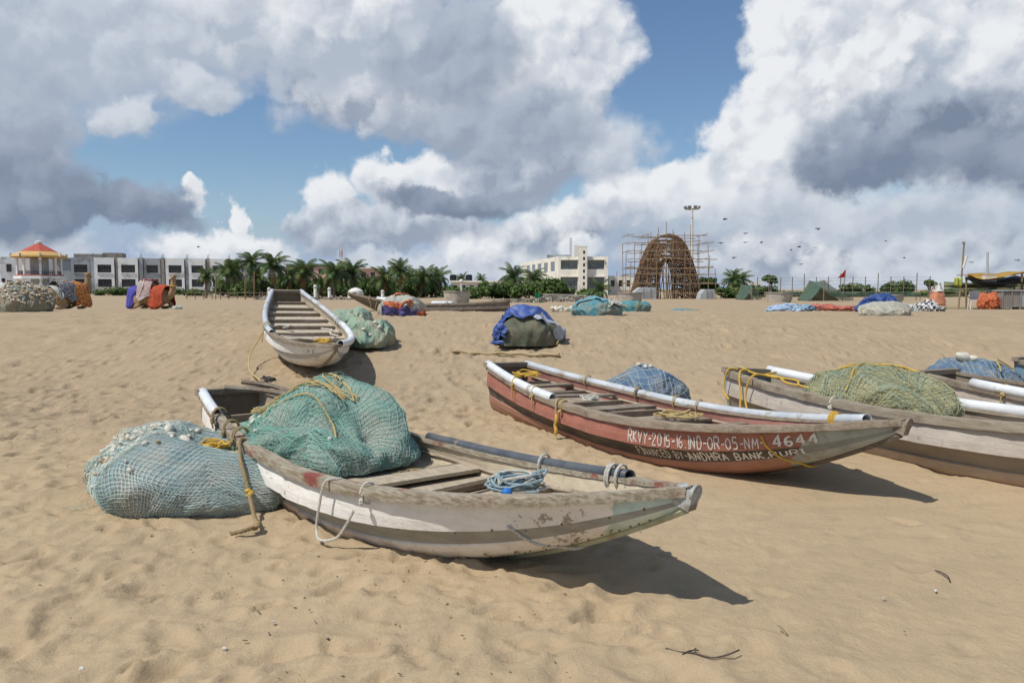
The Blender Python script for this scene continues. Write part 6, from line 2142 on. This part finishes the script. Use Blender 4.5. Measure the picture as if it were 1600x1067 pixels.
# ------------------------------------------------------------------ person
def person(label, p, rot):
    root = thing('person', label, 'person', p, rot)
    SK = mat('brown_skin', (.20, .105, .065), None, 6, .6)
    b = MB()
    b.ell((0, 0, 1.58), (.085, .10, .125), 14, 10)
    b.tube([(0, 0, 1.50), (0, 0, 1.38)], .055, 10)
    b.ell((0, 0, 1.20), (.20, .115, .24), 14, 10)
    b.ell((0, 0, .93), (.165, .115, .14), 14, 10)
    b.ell((0, -.098, 1.575), (.018, .03, .028), 8, 6)
    for s in (-1, 1):
        b.ell((s * .088, .0, 1.575), (.014, .028, .034), 8, 6)
        b.tube(catmull([(s * .19, 0, 1.36), (s * .245, .02, 1.12), (s * .25, -.03, .88)], 5), lambda t: .058 - .024 * t, 9)
        b.ell((s * .25, -.035, .82), (.026, .042, .05), 9, 6)
        for k in range(4):
            b.tube([(s * .25, -.062 + .020 * k, .79), (s * .248, -.066 + .020 * k, .74), (s * .238, -.066 + .020 * k, .705 + .006 * abs(k - 1.5))], .009, 5)
        b.tube([(s * .245, -.065, .84), (s * .235, -.098, .79), (s * .232, -.10, .765)], .0105, 5)
        b.tube(catmull([(s * .095, 0, .92), (s * .105, -.01, .50), (s * .11, .015, .07)], 6), lambda t: .088 - .045 * t, 10)
        b.ell((s * .115, -.06, .04), (.045, .12, .04), 10, 6)
    o = b.build('body', SK, root, 'all')
    remesh(o, .012, 2)
    sh = MB()
    prof = [(.175, .12, .86), (.185, .13, 1.0), (.19, .135, 1.18), (.215, .13, 1.34), (.16, .10, 1.43), (.075, .075, 1.455)]
    sh.grid([[(a * math.cos(q), b_ * math.sin(q), z) for q in (2 * math.pi * k / 20 for k in range(20))] for (a, b_, z) in prof], wrap=True)
    for s in (-1, 1):
        sh.tube([(s * .17, 0, 1.39), (s * .235, .01, 1.24), (s * .255, .015, 1.10)], lambda t: .082 - .008 * t, 12, caps=False)
    sh.build('shirt', mat('white_shirt', (.66, .66, .66), (.58, .58, .58), 8, .8), root, 'all')
    tr = MB()
    for s in (-1, 1):
        tr.tube([(s * .085, 0, .93), (s * .10, -.005, .55), (s * .11, .012, .10)], lambda t: .108 - .03 * t, 12)
    tr.ell((0, 0, .92), (.18, .125, .10), 14, 8)
    tr.build('trousers', mat('brown_trousers', (.14, .11, .085), None, 8, .85), root, 'all')
    h = MB()
    h.ell((0, .012, 1.625), (.094, .108, .095), 14, 10)
    h.build('hair', mat('black_hair', (.012, .011, .011), None, 8, .6), root, 'all')
p = gpos(7, 42)
person('person in white shirt and brown trousers seen from behind at the left edge', p, math.pi + .2)

# ------------------------------------------------------------------ crows over the beach
BIRD = mat('dark_bird', (.03, .03, .035), None, 5, .8)
def bird(label, px, py, Y, bank):
    p = at(px, py, Y)
    root = thing('bird', label, 'bird', p, random.Random(px).uniform(0, 6), 'birds wheeling above the beach')
    root.rotation_euler[1] = bank
    root.scale = (.4, .4, .4)
    b = MB()
    b.ell((0, 0, 0), (.26, .08, .08), 10, 6)
    b.ell((.27, 0, .03), (.08, .055, .055), 8, 6)
    b.tube([(.33, 0, .02), (.42, 0, .01)], lambda t: .022 - .018 * t, 5)
    b.add([(-.2, -.05, 0), (-.2, .05, 0), (-.46, .11, 0), (-.46, -.11, 0)], [(0, 1, 2, 3)])
    o = b.build('body', BIRD, root, 'all')
    for s in (-1, 1):
        w = MB()
        w.add([(.12, s * .05, .04), (-.16, s * .05, .04), (-.12, s * .34, .13), (.14, s * .34, .13), (.02, s * .68, .06), (-.16, s * .60, .08)], [(0, 1, 2, 3), (3, 2, 5, 4)])
        w = w.build('wing', BIRD, root)
        so = w.modifiers.new('thickness', 'SOLIDIFY')
        so.thickness = .02
birds = [(1126, 380, 60), (1133, 343, 45), (1165, 379, 55), (1165, 365, 70), (1190, 379, 55), (1249, 386, 50), (1236, 391, 70), (1278, 358, 55), (1274, 387, 80), (1147, 403, 50), (1252, 413, 90), (1384, 377, 70), (1413, 403, 65), (1518, 410, 75), (1590, 407, 60), (310, 386, 60)]
names = ['bird nearest the floodlight mast, level with its mid height', 'topmost bird right of the floodlight mast', 'lower of two stacked birds right of the floodlight mast', 'upper of two stacked birds right of the floodlight mast', 'bird right of the two stacked birds', 'darkest bird above the green tent',
         'faint bird left of the darkest bird', 'high bird above the flag', 'faint bird right of the darkest bird', 'bird low above the two palms right of the scaffold', 'tiny bird above the tent peak', 'high bird above the dark bush at the fence end', 'bird above the right end of the fence', 'bird right of the pole with yellow cloth', 'bird at the right edge above the stall', 'single bird above the hotel on the left']
for k, ((px, py, Y), nm) in enumerate(zip(birds, names)):
    bird(nm, px, py, Y, ((k * 37) % 10 - 5) / 9)

# ------------------------------------------------------------------ litter on the sand
TW = mat('dark_twig', (.07, .055, .045), (.11, .085, .07), 20, .9)
t_ = thing('twig', 'thin branched dry twig lying in the right foreground', 'twig', on_sand(1085, 1022))
o_ = Vector(t_.location)
for k, pts in enumerate(([(1040, 1016), (1060, 1022), (1085, 1024), (1112, 1031), (1135, 1027), (1155, 1019)], [(1075, 1024), (1088, 1016)], [(1066, 1026), (1078, 1020), (1092, 1019)])):
    MB().tube(catmull([on_sand(*q) - o_ + Vector((0, 0, .012)) for q in pts], 4), .004 if k == 0 else .003, 5).build('stem', TW, t_)
p = [on_sand(*q) + Vector((0, 0, .01)) for q in ((1461, 893), (1472, 897), (1481, 903), (1484, 910))]
tag(MB().tube(catmull(p, 4), .0045, 5).build('twig', TW), 'short curved dark twig on smooth sand at the right', 'twig')
p = [on_sand(*q) + Vector((0, 0, .008)) for q in ((1216, 979), (1224, 986), (1230, 993))]
tag(MB().tube(p, .0035, 5).build('twig', mat('pale_twig', (.30, .23, .15))), 'tiny pale straw right of the bow shadow tip', 'twig')
SHELL = mat('white_shell', (.60, .57, .51), None, 20, .5)
shells = [((119, 888), 'white shell fragment in the left foreground below the net sack'), ((348, 1015), 'white shell fragment near the bottom, left of centre'), ((427, 970), 'white shell fragment right of the others in the foreground'), ((124, 1047), 'white shell fragment in the bottom left corner'),
          ((146, 790), 'tiny white shell just left of the net sack'), ((1465, 924), 'tiny white shell below the dark curved twig'), ((1380, 934), 'tiny white shell left below the dark curved twig'), ((1350, 711), 'tiny white shell between the two right-hand boats'),
          ((667, 580), 'tiny white shell on sand right of the white boat shadow'), ((89, 573), 'small pale shell in the left middle of the beach')]
for (pp, lb) in shells:
    q = on_sand(*pp)
    r_ = random.Random(pp[0])
    f = MB()
    n = 9
    ring = []
    for k in range(n):
        a = -1.1 + 2.2 * k / (n - 1)
        ring.append((math.cos(a) * .028, math.sin(a) * .024, .010 * math.cos(a * 1.2)))
    f.add([(0, 0, .004)] + ring + [(0, 0, -.003)] + [(x, y, z - .006) for x, y, z in ring],
          [(0, k + 1, k + 2) for k in range(n - 1)] + [(n + 1, n + 3 + k, n + 2 + k) for k in range(n - 1)] + [(k + 1, n + 2 + k, n + 3 + k, k + 2) for k in range(n - 1)])
    o = tag(f.build('shell', SHELL), lb, 'shell', 'white shells on the sand')
    o.scale = (.6, .6, .6)
    o.location = q + Vector((0, 0, .004))
    o.rotation_euler = (r_.uniform(-.4, .4), r_.uniform(-.3, .3), r_.uniform(0, 6))
# crumbs of seaweed, bark and dark grit strewn over the trodden sand
cr = MB()
r_ = random.Random(99)
for k in range(2600):
    Y = 3.0 + 16 * r_.random() ** 1.3
    X = r_.uniform(-1, 1) * (1.5 + .72 * Y)
    if r_.random() < .7:
        cx, cy = r_.choice(((-4.2, 10.2), (-6.5, 11), (-3.2, 9.6), (-5.2, 8.6), (1.0, 13.2), (-.8, 4.3)))
        X, Y = r_.gauss(cx, 1.1), max(3.0, r_.gauss(cy, .9))
    if X > .3 and Y < 7 and r_.random() < .85:
        continue
    s = r_.uniform(.002, .008)
    if Y < 6 and r_.random() < .5:
        continue
    cr.box((X, Y, gz(X, Y) + .006 + .01 * r_.random()), (s * r_.uniform(1, 3.5), s * r_.uniform(.6, 1.6), s * r_.uniform(.2, .5)), Matrix.Rotation(r_.uniform(0, 6), 3, 'Z') @ Matrix.Rotation(r_.uniform(-.5, .5), 3, 'Y'))
kind(tag(cr.build('beach_litter', mat('bark_crumbs', (.10, .078, .06), (.17, .13, .095), 3, .9)), 'dark crumbs of bark and seaweed strewn over the trodden sand', 'litter'), 'stuff')
